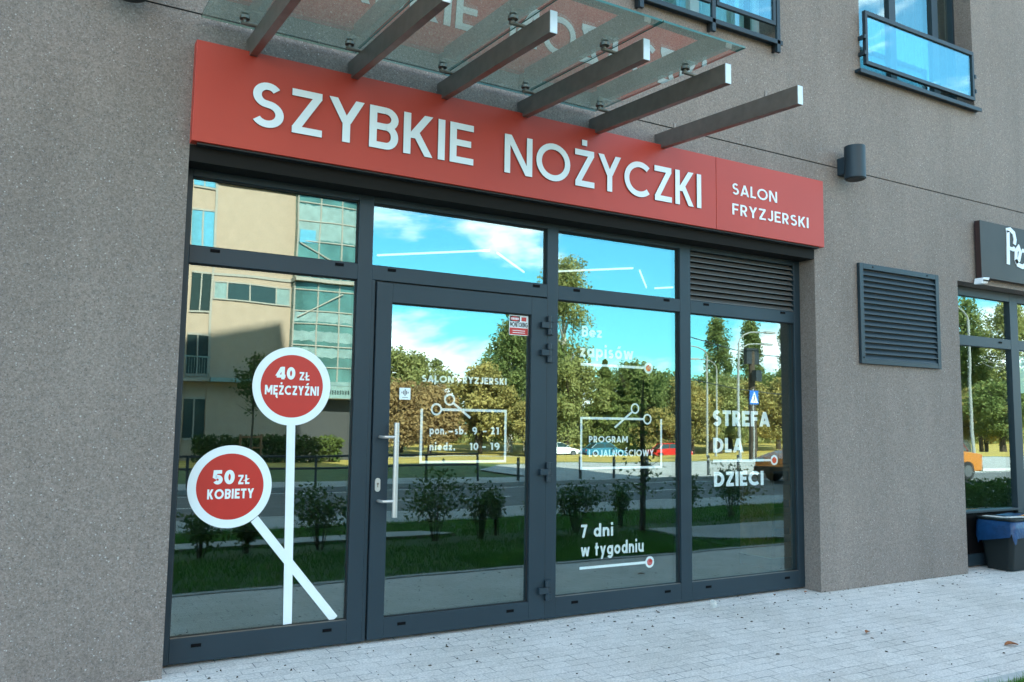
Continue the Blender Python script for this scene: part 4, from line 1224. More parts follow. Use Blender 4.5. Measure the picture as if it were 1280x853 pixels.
for i in range(420):
    x, y = rb.uniform(-.4, 9), -(abs(rb.gauss(0, .45)) + .02) if rb.random() < .45 else rb.uniform(-2.3, -.1)
    if 0 < x < 5.6 and y > -.02: y = -.03
    if not (0 < x < 5.6) and y > -.2: y = -.2 - rb.uniform(.0, .03)
    s_ = rb.uniform(.002, .007); z = y * .0305 + .0005; a = rb.uniform(0, 3.1); c_, d_ = math.cos(a) * s_, math.sin(a) * s_; l = rb.uniform(1, 2.6)
    q.hexa([(x - c_ * l, y - d_ * l, z), (x + d_, y - c_, z), (x + c_ * l, y + d_ * l, z), (x - d_, y + c_, z), (x - c_ * l * .6, y - d_ * l * .6, z + s_), (x + d_ * .6, y - c_ * .6, z + s_), (x + c_ * l * .6, y + d_ * l * .6, z + s_), (x - d_ * .6, y + c_ * .6, z + s_)])
tag(q.build('debris', M['bark']), None, None, None, 'stuff')

# ------------------------------------------------------------------ across the street (seen in the panes)
GREEN1 = leaf_mat('green leaves', (.12, .165, .055), (.27, .31, .11), .45, .5)
GREEN2 = leaf_mat('dark green leaves', (.05, .085, .022), (.12, .15, .04), .3, .5)
GOLD = leaf_mat('yellowing leaves', (.27, .24, .085), (.48, .39, .14), .4, .35)
RUST = leaf_mat('rust brown leaves', (.27, .18, .085), (.40, .28, .13), .35, .5)
OLIVE = leaf_mat('olive leaves', (.20, .22, .075), (.38, .38, .15), .4, .4)
FIR = leaf_mat('fir needles', (.13, .17, .05), (.24, .26, .085), .4, .5)
BUSHL = leaf_mat('shrub leaves', (.055, .115, .024), (.11, .19, .045), .3, 6)

def leaf_cloud(mb, pts, size, rb, flat=.0):
    for x, y, z in pts:
        s_ = size * rb.uniform(.6, 1.3)
        a = Vector((rb.gauss(0, 1), rb.gauss(0, 1), rb.gauss(0, 1))).normalized(); b = a.orthogonal().normalized()
        b.rotate(Matrix.Rotation(rb.uniform(0, 6.28), 3, a)); c = a.cross(b)
        p = Vector((x, y, z))
        mb.poly([p - b * s_, p - c * s_ * .55, p + b * s_, p + c * s_ * .55])

def crown_points(kind, h, wd, rb, n):
    """leaf positions gathered in uneven clumps"""
    P = []
    if kind == 'spruce':
        for i in range(n):
            t = rb.random() ** .75; z = h * (.06 + .94 * t); r_ = wd * .5 * (1 - t) ** .85 + .08
            lay = .75 + .35 * math.sin(z * 5.0); a = rb.uniform(0, 6.283); q_ = r_ * lay * math.sqrt(rb.uniform(.25, 1)) * (1 + .2 * math.sin(a * 5 + z))
            P.append((q_ * math.cos(a), q_ * math.sin(a), z - .25 * q_ + .2))
        return P
    cl = []
    nc = {'poplar': 70, 'birch': 62}.get(kind, 46)
    for i in range(nc):
        if kind == 'poplar':
            t = rb.random(); z = h * (.12 + .86 * t); r_ = wd * .5 * (math.sin(math.pi * min(1, .15 + t * .85)) ** .6) * rb.uniform(.2, .85); cs = wd * .22
        elif kind == 'birch':
            t = rb.random(); z = h * (.22 + .74 * t); r_ = wd * .5 * math.sin(math.pi * (.12 + .80 * t)) ** .8 * rb.uniform(.1, .9); cs = wd * .16
        else:
            t = rb.random(); z = h * (.24 + .70 * t); r_ = wd * .5 * math.sin(math.pi * (.20 + .72 * t)) ** .7 * rb.uniform(.15, .95); cs = wd * .155
        a = rb.uniform(0, 6.283); cl.append((r_ * math.cos(a), r_ * math.sin(a), z, cs * rb.uniform(.6, 1.25)))
    for i in range(n):
        cx_, cy_, cz_, cs = rb.choice(cl)
        v = Vector((rb.gauss(0, 1), rb.gauss(0, 1), rb.gauss(0, .8))).normalized() * cs * rb.uniform(.35, 1.05)
        if kind == 'birch' and rb.random() < .4: v.z -= rb.uniform(0, cs * 1.4)
        if kind == 'poplar': v.z *= 1.8
        P.append((cx_ + v.x, cy_ + v.y, max(.08 * h, cz_ + v.z)))
    return P

def make_tree(kind, h, wd, lm, bark, n, leaf, seed, loc, label, group):
    rb = random.Random(seed)
    t_ = thing({'spruce': 'spruce_tree', 'poplar': 'poplar_tree', 'birch': 'birch_tree'}.get(kind, 'park_tree'), loc, label, 'tree', group)
    q = MB(); r0 = h * .018 + .05
    q.tube([(0, 0, -.2), (.04, .02, h * .3), (-.03, .05, h * .6), (.0, .0, h * .92)], [r0 * 1.25, r0, r0 * .6, r0 * .12], 8)
    if kind != 'spruce':
        for i in range(9):
            z = h * rb.uniform(.22, .7); a = rb.uniform(0, 6.283); ln = wd * rb.uniform(.22, .42) * (.5 if kind == 'poplar' else 1)
            up_ = ln * (1.8 if kind == 'poplar' else rb.uniform(.5, 1.0))
            q.tube([(0, 0, z), (ln * .5 * math.cos(a), ln * .5 * math.sin(a), z + up_ * .4), (ln * math.cos(a), ln * math.sin(a), z + up_)], [r0 * .45, r0 * .28, r0 * .08], 6)
    k = MB.build; o_ = q.build('trunk', M[bark], None); o_.parent = t_
    q = MB(); leaf_cloud(q, crown_points(kind, h, wd, rb, n), leaf, rb)
    o_ = q.build('crown', lm, None); o_.parent = t_
    return t_
SRC = {}
def tree(kind, key, lm, bark, x, y, h, wd, label, n=5200, leaf=.22, rot=0, group='park trees across the road'):
    z = zfar(y)
    if key not in SRC:
        SRC[key] = (make_tree(kind, h, wd, lm, bark, n, leaf, hash(key) % 1000 if 0 else len(SRC) * 7 + 3, (x, y, z), label, group), h, wd)
        return
    src, h0, w0 = SRC[key]
    dup(src, (x, y, z), rot, label, (wd / w0, wd / w0, h / h0))
def at(az, Y): return -.82 + math.tan(R(az)) * (Y + 5.6)
G_ = 'park trees across the road'
TREES = [
 # kind, key, leaves, bark, x, y, h, width, label
 ('park', 'green', OLIVE, 'bark', 34.9, -80, 11.6, 8.5, 'olive green park tree at the left edge of the door reflection'),
 ('park', 'olive', OLIVE, 'bark', 40.1, -86, 11.2, 8.0, 'loose olive park tree second from left in the door reflection'),
 ('park', 'rust', RUST, 'bark', 30.4, -70, 7.0, 7.0, 'rust brown tree low behind the dry grass, left in the door reflection'),
 ('park', 'rust', RUST, 'bark', 35.2, -73, 6.8, 7.5, 'rust brown tree right of the first one, above the hours sticker'),
 ('park', 'gold', GOLD, 'bark', 41.5, -74, 9.6, 8.0, 'yellowing tree behind the opening hours lettering'),
 ('park', 'gold', GOLD, 'bark', 46.3, -84, 9.4, 8.0, 'yellowing tree behind the scissors of the door sticker'),
 ('park', 'gold', GOLD, 'bark', 44.2, -69, 5.6, 6.0, 'yellowing tree at the right side of the door reflection'),
 ('park', 'green', OLIVE, 'bark', 47.8, -67, 10.4, 7.5, 'olive green tree behind the door hinges'),
 ('birch', 'tall', GREEN1, 'birch', 47.8, -79, 15.3, 8.0, 'tall green tree behind the monitoring sticker'),
 ('birch', 'tall', GREEN1, 'birch', 51.6, -81, 19.0, 9.5, 'taller green tree beside the door hinges'),
 ('birch', 'tallgold', OLIVE, 'birch', 57.2, -82, 24.8, 9.5, 'tallest yellow green tree left behind Bez zapisów'),
 ('spruce', 'spruce', FIR, 'bark', 54.7, -70, 10.3, 6.8, 'dark spruce behind the line under Bez zapisów'),
 ('spruce', 'spruce', FIR, 'bark', 59.3, -71.4, 8.2, 5.2, 'smaller dark spruce right of the first spruce'),
 ('park', 'green', OLIVE, 'bark', 55.0, -78, 9.6, 7.5, 'olive bushy tree left of the spruces'),
 ('park', 'dark', GREEN1, 'bark', 65.2, -79, 11.6, 8.5, 'green broad tree behind the red dot of Bez zapisów'),
 ('park', 'dark', GREEN1, 'bark', 69.8, -82, 11.4, 8.5, 'green broad tree right of that red dot'),
 ('park', 'dark', GREEN1, 'bark', 76.5, -86, 11.0, 9.0, 'green broad tree at the right end of the third pane'),
 ('park', 'gold', GOLD, 'bark', 58.0, -64, 5.0, 6.0, 'yellow low tree behind the loyalty lettering'),
 ('park', 'gold', GOLD, 'bark', 67.5, -70, 8.6, 7.0, 'yellow low tree behind the red car'),
 ('park', 'dark', GREEN1, 'bark', 58.5, -92, 10.5, 10.0, 'green tree far behind the spruces'),
 ('park', 'green', OLIVE, 'bark', 72.0, -70, 8.8, 8.0, 'olive tree right of the red car'),
 ('poplar', 'poplar', GREEN1, 'bark', 100.3, -100, 22.2, 5.4, 'tall narrow poplar leftmost of three in the right pane'),
 ('poplar', 'poplar', GREEN1, 'bark', 104.2, -96, 21.6, 5.2, 'tall narrow poplar middle of three in the right pane'),
 ('poplar', 'poplar', GREEN1, 'bark', 107.0, -90, 21.0, 5.0, 'tall narrow poplar rightmost of three in the right pane'),
 ('park', 'dark', GREEN1, 'bark', 79.0, -79, 10.2, 9.5, 'green tree below the first poplar'),
 ('park', 'gold', GOLD, 'bark', 84.0, -76, 9.2, 9.0, 'yellowing tree between the first two poplars'),
 ('park', 'green', OLIVE, 'bark', 85.5, -82, 10.8, 9.0, 'olive tree below the middle poplar'),
 ('park', 'gold', GOLD, 'bark', 88.0, -74, 10.0, 9.0, 'yellowing tree below the rightmost poplar'),
 ('park', 'dark', GREEN1, 'bark', 73.5, -72, 7.8, 8.0, 'low green tree at the left edge of the right pane'),
 ('park', 'dark', GREEN1, 'bark', 95.0, -82, 11.5, 10.0, 'green tree right of the poplars'),
 ('birch', 'tall', GREEN1, 'birch', 105.5, -60, 20.5, 9.0, 'tall tree left in the neighbour window reflection'),
 ('park', 'dark', GREEN1, 'bark', 110.0, -60, 12.5, 9.0, 'lower green tree in the middle of the neighbour window reflection'),
 ('birch', 'tallgold', OLIVE, 'birch', 104.0, -53, 19.0, 9.0, 'tall yellow green tree right in the neighbour window reflection'),
 ('park', 'gold', GOLD, 'bark', 92.0, -50, 7.5, 8.0, 'yellow low tree in the neighbour window reflection'),
 ('park', 'dark', GREEN1, 'bark', 86.0, -44, 7.5, 8.0, 'low green tree right in the neighbour window reflection'),
 ('park', 'dark', GREEN1, 'bark', 104.0, -66, 10.5, 9.0, 'low green tree left in the neighbour window reflection'),
 ('park', 'green', OLIVE, 'bark', 112.0, -52, 15.0, 10.0, 'broad olive tree at the right edge of the neighbour window reflection'),
]
rt = random.Random(5)
for tr_ in TREES:
    kind, key, lm, bk, x, y, h, wd, lab = tr_
    tree(kind, key, lm, bk, x, y, h, wd, lab, n={'birch': 15000, 'spruce': 13000, 'poplar': 13000}.get(kind, 13000), leaf={'birch': .19, 'spruce': .19, 'poplar': .22}.get(kind, .19), rot=rt.uniform(0, 6.28))
# a far wood closes the gaps along the horizon
q = MB(); rb = random.Random(77); P = []
for i in range(26000):
    x = rb.uniform(20, 260); y = -108 - rb.uniform(0, 10)
    P.append((x, y, -2 + rb.random() ** .8 * (5.6 + 1.6 * math.sin(x * .21) + 1.2 * math.sin(x * .53 + 1))))
leaf_cloud(q, P, .55, rb)
tag(q.build('far_wood', OLIVE), None, None, None, 'stuff')

# shrubs in the planting strip
def shrub(x, y, h, wd, label, seed, n=900, leaf=.030):
    rb = random.Random(seed)
    t_ = thing('shrub', (x, y, -.09), label, 'shrub', 'young shrubs in the lawn strip')
    q = MB(); P = []
    for i in range(9):
        a = rb.uniform(0, 6.283); r_ = wd * .5 * rb.uniform(.2, 1); zt = h * rb.uniform(.65, 1.0)
        pts = [(.03 * math.cos(a), .03 * math.sin(a), -.02), (r_ * .35 * math.cos(a), r_ * .35 * math.sin(a), zt * .5), (r_ * math.cos(a + .2), r_ * math.sin(a + .2), zt)]
        q.tube(pts, [.008, .006, .002], 5)
        for j in range(n // 9):
            t = rb.uniform(.32, 1.08); p = Vector(pts[1]).lerp(Vector(pts[2]), min(1, (t - .3) * 1.45)); s_ = wd * .13
            P.append((p.x + rb.gauss(0, s_), p.y + rb.gauss(0, s_), max(.05, p.z + rb.gauss(0, s_ * .8))))
    o_ = q.build('stem', M['bark'], None); o_.parent = t_
    q = MB(); leaf_cloud(q, P, leaf, rb); o_ = q.build('foliage', BUSHL, None); o_.parent = t_
for i, (x, y, h, wd, lab) in enumerate([
    (4.02, -4.72, .86, .85, 'biggest shrub of the door reflection, left below the handle'),
    (4.66, -4.66, .70, .50, 'slender shrub in the middle of the door reflection'),
    (5.05, -4.9, .62, .38, 'small shrub right of the slender one in the door reflection'),
    (2.42, -4.62, .74, .72, 'shrub beside the white bar of the left pane'),
    (1.02, -4.60, .50, .55, 'low shrub below the 50 ZŁ sticker, the left one'),
    (1.55, -4.70, .42, .35, 'low thin shrub left of the white bars crossing'),
    (6.22, -4.62, .76, .72, 'bushy shrub at the left edge of the third pane'),
    (7.22, -4.85, .66, .42, 'thin shrub above the words 7 dni'),
    (8.75, -5.0, .72, .60, 'shrub at the left of the right pane below the lettering'),
    (9.85, -5.2, .85, .85, 'shrub in the middle of the right pane below DZIECI'),
    (5.62, -4.75, .55, .45, 'shrub hidden by the door hinge side')]):
    shrub(x, y, h, wd, lab, 40 + i, n=1000 if wd > .6 else 620)
hg2 = thing('hedge', (18, -4.6, -.1), 'added dark low hedge in the lawn strip, darkens the neighbour window reflection', 'hedge')  # hedge added to keep the low reflection in the neighbour pane dark
q = MB(); rb = random.Random(31); P = [(rb.uniform(-3.4, 6.5), rb.uniform(-.8, .6), rb.random() ** .7 * (.50 + .05 * math.sin(i))) for i in range(9000)]
leaf_cloud(q, P, .045, rb); o_ = q.build('foliage', BUSHL, None); o_.parent = hg2
# a young tree in the lawn
yt = thing('young_tree', (7.15, -4.25, -.09), 'young dark tree in the lawn right of the loyalty sticker', 'tree')
q = MB(); q.tube([(0, 0, -.05), (.02, 0, .9), (-.01, .01, 1.7), (.02, .0, 2.25)], [.050, .042, .030, .008], 10)
rb = random.Random(9)
for i in range(10):
    z = rb.uniform(.6, 1.9); a = rb.uniform(0, 6.28); q.tube([(0, 0, z), (.25 * math.cos(a), .25 * math.sin(a), z + .15)], [.010, .003], 5)
o_ = q.build('trunk', M['bark'], None); o_.parent = yt
q = MB(); P = [(rb.gauss(0, .16), rb.gauss(0, .16), rb.uniform(.55, 2.25)) for i in range(420)]; leaf_cloud(q, P, .035, rb); o_ = q.build('crown', BUSHL, None); o_.parent = yt

# staked tree and hedge in front of the house opposite
st_ = thing('staked_tree', (6.9, -28, -.30), 'thin young tree tied to stakes before the beige house', 'tree')
q = MB(); q.tube([(0, 0, -.1), (.03, 0, 1.6), (-.02, 0, 3.2), (.02, 0, 4.3)], [.05, .04, .03, .01], 8)
for i in range(12):
    z = rb.uniform(1.7, 3.7); a = rb.uniform(0, 6.28); l = rb.uniform(.35, .75); q.tube([(0, 0, z), (l * math.cos(a), l * math.sin(a), z + l * .6)], [.018, .005], 5)
o_ = q.build('trunk', M['bark'], None); o_.parent = st_
q = MB(); P = []
for i in range(16):
    a = rb.uniform(0, 6.28); r_ = rb.uniform(.1, .75); c_ = (r_ * math.cos(a), r_ * math.sin(a), rb.uniform(1.9, 4.2))
    P += [(c_[0] + rb.gauss(0, .17), c_[1] + rb.gauss(0, .17), c_[2] + rb.gauss(0, .16)) for j in range(60)]
leaf_cloud(q, P, .085, rb); o_ = q.build('crown', GREEN2, None); o_.parent = st_
q = MB()
for x in (-.4, .4): q.tube([(x, 0, -.1), (x, 0, 1.15)], .045, 8)
q.box(-.46, .46, -.03, .03, 1.0, 1.08); q.box(-.46, .46, -.03, .03, .6, .66)
o_ = q.build('stake', M['wood'], None); o_.parent = st_
hg = thing('hedge', (7.2, -30.5, -.33), 'dark low hedge at the foot of the beige wall', 'hedge')
q = MB(); P = [(rb.uniform(-2.0, 4.2), rb.uniform(-.5, .5), rb.uniform(0, 1.0) ** .8 * (1.0 + .12 * math.sin(i))) for i in range(5200)]
leaf_cloud(q, P, .09, rb); o_ = q.build('foliage', GREEN2, None); o_.parent = hg

# ------------------------------------------------------------------ house opposite
ob = thing('beige_house', (5, -33, -.35), 'beige rendered apartment house across the street with a teal glazed bay', 'building')
WY = -33.0
q = MB()
q.box(6.08, 13.3, -48, WY, -.6, 12.3); q.box(-8, 5.1, -48, WY, -.6, 22); q.box(5.1, 6.08, -48, WY - .06, -.6, 22); q.box(6.08, 13.3, -48, WY - 1.6, 12.3, 22)
q.build('wall', M['beige'], ob)
q = MB(); q.box(6.02, 9.62, WY, WY + .10, 12.02, 12.42); q.box(6.0, 9.62, WY, WY + .05, 7.86, 7.98); q.box(9.62, 13.3, WY, WY + .92, 12.1, 12.5); q.box(6.02, 6.12, WY + .001, WY + .06, 3.4, 12.0)
q.box(9.58, 13.2, WY + .002, WY + .86, 7.86, 8.02)
q.build('cornice', M['pale'], ob)
# ribbon window
rw = subthing('window', (7.8, WY, 7), ob)
q = MB(); q.box(6.14, 9.60, WY, WY + .06, 6.72, 6.78); q.box(6.14, 9.6, WY, WY + .06, 7.52, 7.58)
for x in (6.14, 6.72, 7.74, 8.90, 9.54): q.box(x, x + .06, WY, WY + .06, 6.78, 7.52)
q.build('window_frame', M['pale'], rw)
q = MB(); q.box(6.78, 7.74, WY + .005, WY + .03, 6.78, 7.52); q.box(7.80, 8.90, WY + .005, WY + .03, 6.78, 7.52); each(q, 'window_pane', M['dark_glass'], rw)
q = MB(); q.box(6.20, 6.72, WY + .005, WY + .03, 6.78, 7.52); q.box(8.96, 9.54, WY + .005, WY + .03, 6.78, 7.52); each(q, 'teal_panel', M['teal_panel'], rw)
# glazed bay
by = subthing('glazed_bay', (11.4, WY, 3), ob)
q = MB(); nseg = 10; pts = []
for i in range(nseg + 1):
    t = i / nseg; pts.append((9.64 + 3.5 * t, WY + .45 + .16 * math.sin(math.pi * min(1, .15 + t * .75))))
for (a, b) in zip(pts, pts[1:]):
    q.poly([(a[0], a[1], 3.05), (b[0], b[1], 3.05), (b[0], b[1], 12.1), (a[0], a[1], 12.1)][::-1])
q.poly([(9.64, WY, 3.05), (9.64, pts[0][1], 3.05), (9.64, pts[0][1], 12.1), (9.64, WY, 12.1)])
q.poly([(pts[-1][0], WY, 3.05), (pts[-1][0], pts[-1][1], 3.05), (pts[-1][0], pts[-1][1], 12.1), (pts[-1][0], WY, 12.1)])
q.build('curtain_glass', M['teal_glass'], by)
q = MB()
for z in (3.05, 3.9, 4.9, 5.9, 6.5, 7.5, 8.8, 9.7, 10.7, 11.6):
    q.tube([(x, y + .02, z) for x, y in pts], .035, 6)
for i in (0, 3, 6, 10): q.tube([(pts[i][0], pts[i][1] + .02, 3.05), (pts[i][0], pts[i][1] + .02, 12.1)], .04, 6)
q.tube([(9.75, pts[0][1] + .08, 9.6), (11.9, pts[6][1] + .08, 8.6)], .035, 6); q.tube([(9.8, pts[0][1] + .08, 6.2), (11.9, pts[6][1] + .08, 7.4)], .035, 6)
q.build('glazing_bar', M['pale'], by)
q = MB(); rb = random.Random(3)
for z0, z1 in ((6.0, 6.45), (5.1, 5.55), (4.4, 4.8), (9.8, 11.5), (8.1, 8.7)):
    for (a, b) in zip(pts[:8], pts[1:9]):
        d = rb.uniform(-.06, .06)
        q.poly([(a[0], a[1] + .012, z0 + d), (b[0], b[1] + .012, z0 - d), (b[0], b[1] + .012, z1 + d), (a[0], a[1] + .012, z1 - d)][::-1])
q.build('blind', M['teal_panel'], by)
q = MB(); q.box(9.72, 10.6, WY + .55, WY + .60, 9.62, 10.25); q.build('blue_pane', M['blue_glass'], by)
# ground floor of the bay: dark shop with a pale sign board
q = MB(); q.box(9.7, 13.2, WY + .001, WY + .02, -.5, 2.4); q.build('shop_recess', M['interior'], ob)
q = MB(); q.box(6.1, 13.3, WY, WY + .7, 3.02, 3.20); q.build('ledge', M['teal_panel'], ob)
sb = MB(); sb.box(10.9, 13.0, WY + .72, WY + .78, 2.45, 3.00); sbo = sb.build('sign_board', M['teal_panel'], ob)
q = MB()
for i in range(14):
    x = 11.1 + i * .125; q.box(x, x + .07, WY + .781, WY + .785, 2.62, 2.80)
q.build('board_marks', M['dark_glass'], sbo)
# left part: stacked windows with balconies
for zc in (1.4, 4.2, 7.0, 9.8, 12.6):
    u = subthing('window', (5.55, WY - .06, zc), ob)
    q = MB(); q.box(5.14, 6.04, WY - .06, WY, zc - .9, zc - .82); q.box(5.14, 6.04, WY - .06, WY, zc + .9, zc + .98); q.box(5.55, 5.61, WY - .06, WY, zc - .82, zc + .9); q.build('window_frame', M['pale'], u)
    q = MB(); q.box(5.14, 6.04, WY - .055, WY - .03, zc - .8, zc + .9); q.build('window_pane', M['blue_glass'] if zc > 9 else M['dark_glass'], u)
    if zc != 4.2: continue
    b_ = subthing('balcony', (5.6, WY, zc - .9), ob)
    q = MB(); q.box(4.6, 6.06, WY + .002, WY + .5, zc - 1.15, zc - 1.0); q.build('slab', M['pale'], b_)
    q = MB()
    for i in range(14): q.box(4.62 + i * .108, 4.635 + i * .108, WY + .46, WY + .48, zc - 1.0, zc - .1)
    q.box(4.6, 6.06, WY + .45, WY + .49, zc - .1, zc - .05); q.build('railing', M['teal_panel'] if zc > 3 else M['post_dark'], b_)
for zc in (1.6, 4.4, 7.2, 10.0, 12.8):
    for xc in (-6.0, -3.2, -.4, 2.4):
        u = subthing('window', (xc, WY, zc), ob)
        q = MB()
        for a, b, c_, d in ((-.75, -.68, -.7, .8), (.68, .75, -.7, .8), (-.68, .68, -.7, -.62), (-.68, .68, .72, .8), (-.03, .03, -.62, .72)): q.box(xc + a, xc + b, WY, WY + .05, zc + c_, zc + d)
        q.build('window_frame', M['pale'], u)
        q = MB(); q.box(xc - .68, xc + .68, WY + .004, WY + .02, zc - .62, zc + .72); q.build('window_pane', M['dark_glass'], u)
for xc in (6.7, 7.9, 9.0, 10.2, 11.4):
    u = subthing('window', (xc, WY - 1.6, 13.4), ob)
    q = MB(); q.box(xc - .5, xc + .5, WY - 1.6, WY - 1.55, 12.5, 14.6); q.build('window_pane', M['blue_glass'], u)
    q = MB(); q.box(xc - .56, xc - .5, WY - 1.6, WY - 1.5, 12.5, 14.6); q.box(xc + .5, xc + .56, WY - 1.6, WY - 1.5, 12.5, 14.6); q.build('window_frame', M['pale'], u)

# ------------------------------------------------------------------ street furniture
def post_at(x, y, h, label, r=.045):
    t_ = thing('bollard', (x, y, -.095), label, 'bollard', 'dark bollards along the far kerb')
    q = MB(); q.tube([(0, 0, -.1), (0, 0, h - .03), (0, 0, h)], [r, r, r * .6], 10); o_ = q.build('post', M['post_dark'], None); o_.parent = t_
    q = MB(); q.tube([(0, 0, h - .16), (0, 0, h - .10)], r + .006, 10); o_ = q.build('band', M['post_white'], None); o_.parent = t_
for i, (x, lab) in enumerate(((11.2, 'right of the opening hours frame'), (12.2, 'left under the loyalty frame'), (13.3, 'in the middle under the loyalty frame'), (14.5, 'right under the loyalty frame'), (15.8, 'at the third pane right end'), (17.0, 'at the left of the right pane'), (18.3, 'under the word DLA'), (19.6, 'under the word DZIECI'))):
    post_at(x, -14.75, .62, 'dark bollard on the far kerb ' + lab)
fn = thing('guard_rail', (4, -14.9, -.095), 'dark steel guard rail along the far footpath', 'railing')
for i in range(9):
    x = -2 + i * 1.5
    q = MB(); q.tube([(x, -14.9, -.12), (x, -14.9, .62)], .035, 8); q.build('rail_post', M['post_dark'], fn)
for z in (.60, .32):
    q = MB(); q.tube([(-2, -14.9, z), (10, -14.9, z)], .025, 8); q.build('rail', M['post_dark'], fn)
def lamp_post(x, y, h, arms, label):
    z = zfar(y) if y < -16 else -.1
    t_ = thing('street_lamp', (x, y, z), label, 'street lamp', 'pale street lamps across the road')
    q = MB(); q.tube([(0, 0, -.1), (0, 0, h * .5), (0, 0, h - .6)], [.075, .055, .04], 10); o_ = q.build('pole', M['post_white'], None); o_.parent = t_
    for dx, dz in arms:
        q = MB(); pts = [(0, 0, h - .65 + dz)] + [(dx * (1 - math.cos(R(t))) , .0, h - .65 + dz + .6 * math.sin(R(t))) for t in (20, 45, 70, 90)] + [(dx * 1.7, 0, h + dz - .02)]
        q.tube(pts, .03, 8); o_ = q.build('arm', M['post_white'], None); o_.parent = t_
        q = MB(); e_ = pts[-1]; s_ = 1 if dx > 0 else -1
        q.box(min(e_[0], e_[0] + s_ * .6), max(e_[0], e_[0] + s_ * .6), -.10, .10, e_[2] - .04, e_[2] + .05); o_ = q.build('lamp_head', M['post_white'], None); o_.parent = t_
lamp_post(27.0, -22, 6.0, [(1.0, 0), (.9, -.55)], 'pale street lamp with two arms behind the word STREFA')
lamp_post(32.5, -30, 6.3, [(-.9, 0)], 'pale street lamp at the left edge of the right pane')
lamp_post(33.6, -30.4, 5.6, [(-.8, 0)], 'pale single arm street lamp right beside the left lamp of the right pane')
lamp_post(32.9, -14.9, 6.7, [(-1.0, 0)], 'thick pale street lamp in the neighbour window reflection')
t_ = thing('utility_pole', (28.3, -22.5, -.2), 'dark wooden utility pole right in the right pane', 'pole')
q = MB(); q.tube([(28.3, -22.5, -.3), (28.3, -22.5, 5.0)], [.17, .13], 10); q.build('mast', M['bark'], t_)
q = MB(); q.box(27.9, 28.7, -22.6, -22.4, 4.3, 5.1); q.build('box_head', M['post_dark'], t_)
q = MB(); q.box(28.1, 28.5, -22.3, -22.05, 3.5, 4.0); q.build('bracket', M['post_dark'], t_)
for z, zz, lab in ((4.9, 5.4, 'upper'), (3.1, 3.3, 'lower')):
    q = MB(); pts = [(28.3 + (t - .3) * 16, -22.5 - (t - .3) * 2, z + (zz - z) * abs(t - .3) - .5 * math.sin(math.pi * t) + .35) for t in [i / 16 for i in range(17)]]
    q.tube(pts, .022, 5, cap=False); tag(q.build('overhead_wire', M['post_dark'], None, loc=(28.3, -22.5, z)), lab + ' dark overhead wire crossing the right pane', 'wire')
t_ = thing('crossing_sign', (25.8, -20, -.11), 'blue square pedestrian crossing sign on a pale post', 'sign')
q = MB(); q.tube([(25.8, -20.03, -.2), (25.8, -20.03, 3.0)], .03, 8); q.build('post', M['post_white'], t_)
q = MB(); q.box(25.57, 26.03, -19.99, -19.97, 2.37, 2.93); q.build('sign_plate', M['sign_blue'], t_)
q = MB(); q.poly([(25.60, -19.966, 2.43), (26.00, -19.966, 2.43), (25.80, -19.966, 2.88)][::-1]); q.build('triangle', M['white_film'], t_)
q = MB(); q.box(25.77, 25.81, -19.964, -19.962, 2.56, 2.70); q.poly([(25.77, -19.963, 2.56), (25.72, -19.963, 2.46), (25.75, -19.963, 2.46), (25.80, -19.963, 2.56)]); q.poly([(25.78, -19.963, 2.56), (25.84, -19.963, 2.46), (25.87, -19.963, 2.46), (25.81, -19.963, 2.56)]); q.poly([(25.79 + .025 * math.cos(R(a)), -19.963, 2.735 + .025 * math.sin(R(a))) for a in range(0, 360, 30)]); q.build('walking_figure', M['black'], t_)

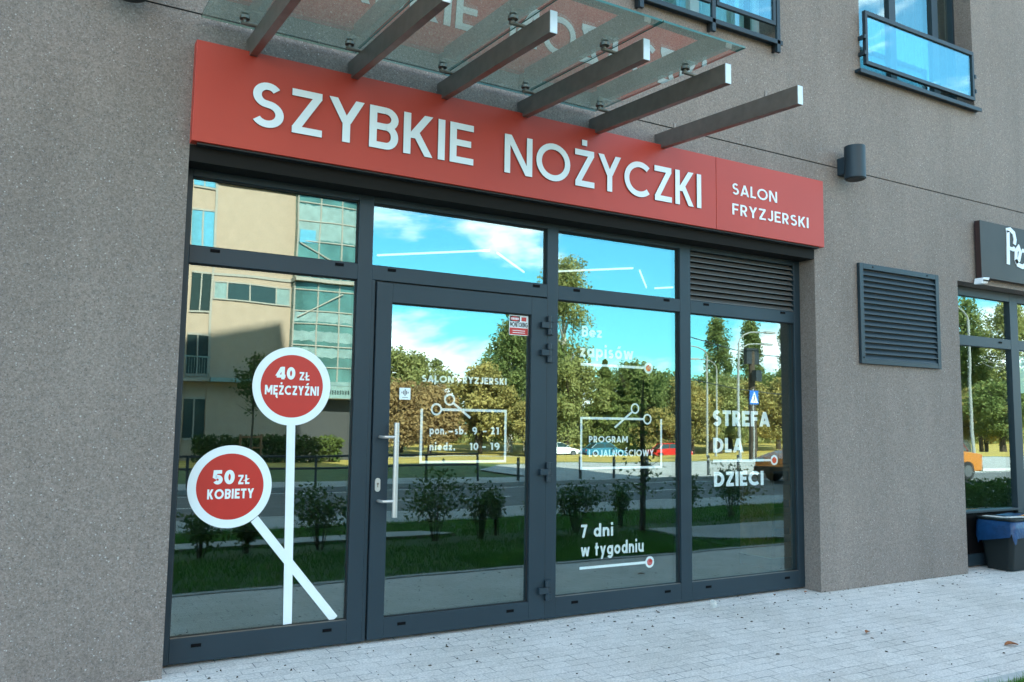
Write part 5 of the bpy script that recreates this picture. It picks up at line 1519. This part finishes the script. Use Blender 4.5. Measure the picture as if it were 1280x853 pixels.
# ------------------------------------------------------------------ cars
def make_car(paint, loc, rot, label, group, roof=1.46, trunk=.9, top=None):
    t_ = thing('parked_car', loc, label, 'car', group)
    def put(q, name, mt, par=t_, **k):
        o_ = q.build(name, mt, None, **k); o_.parent = par; return o_
    side = [(-2.15, .30), (-2.18, .62), (-2.10, .86), (-1.55, trunk), (-.90, .98), (.80, .98), (1.55, .84), (2.10, .70), (2.16, .45), (2.12, .28)]
    q = MB()
    def sect(y, ins, dz=0): return [(x * (1 - ins), y, z + dz) for x, z in side]
    rings = [sect(-.84, .03), sect(-.80, .0), sect(.80, .0), sect(.84, .03)]
    loft(q, rings); put(q, 'body', paint, bevel=.03)
    cab = [(-1.60, .93), (-1.05, roof - .06), (-.30, roof), (.25, roof - .02), (1.05, .95)]
    q = MB(); loft(q, [[(x * .97, y, z) if z > 1 else (x, y * 1.08, z) for x, z in cab] for y in (-.66, .66)]); put(q, 'cabin_glass', M['dark_glass'], bevel=.03)
    q = MB(); q.hexa([(-1.02, -.62, roof - .055), (.28, -.62, roof - .03), (.28, .62, roof - .03), (-1.02, .62, roof - .055), (-.95, -.60, roof + .01), (.22, -.60, roof + .02), (.22, .60, roof + .02), (-.95, .60, roof + .01)]); put(q, 'roof', top or paint, bevel=.02)
    q = MB()
    for s_ in (-1, 1):
        q.tube([(-1.56, .69 * s_, .95), (-1.02, .655 * s_, roof - .04), (.26, .655 * s_, roof - .02), (1.06, .69 * s_, .96)], .035, 6); q.tube([(-.25, .71 * s_, .95), (-.28, .655 * s_, roof - .02)], .03, 6)
    put(q, 'pillar', top or paint)
    for x in (-1.32, 1.36):
        for s_ in (-1, 1):
            q = MB(); q.tube([(x, s_ * .68, .31), (x, s_ * .865, .31)], .31, 20); w1 = put(q, 'wheel', M['tyre'])
            q = MB(); q.tube([(x, s_ * .866, .31), (x, s_ * .875, .31)], .19, 16); put(q, 'rim', M['rim'], w1)
    for s_ in (-1, 1):
        q = MB(); q.box(2.05, 2.165, s_ * .62 - .14, s_ * .62 + .14, .58, .70); put(q, 'headlight', M['lamp_glass'])
        q = MB(); q.box(-2.19, -2.08, s_ * .66 - .12, s_ * .66 + .12, .64, .82); put(q, 'tail_light', M['tail'])
    q = MB(); q.box(-2.22, -2.12, -.80, .80, .28, .48); q.box(2.10, 2.20, -.80, .80, .26, .46); put(q, 'bumper', M['tyre'], bevel=.02)
    t_.rotation_euler = (0, 0, rot)
    return t_
make_car(M['car_white'], (46.0, -66.0, -1.98), R(14), 'white car parked far off at the left edge of the third pane', 'cars parked by the park')
make_car(M['car_teal'], (49.55, -63.0, -1.96), R(10), 'blue green car parked behind the loyalty lettering', 'cars parked by the park')
make_car(M['car_red'], (56.8, -61.5, -1.98), R(12), 'red car parked right of the loyalty frame', 'cars parked by the park')
make_car(M['car_orange'], (20.9, -12.4, -.20), R(180), 'orange car on the road in the right pane', 'orange cars on the road', roof=1.55)
make_car(M['car_yellow'], (24.95, -11.9, -.20), R(180), 'amber car with dark red roof on the road in the neighbour window', 'orange cars on the road', roof=1.55, top=M['car_maroon'])
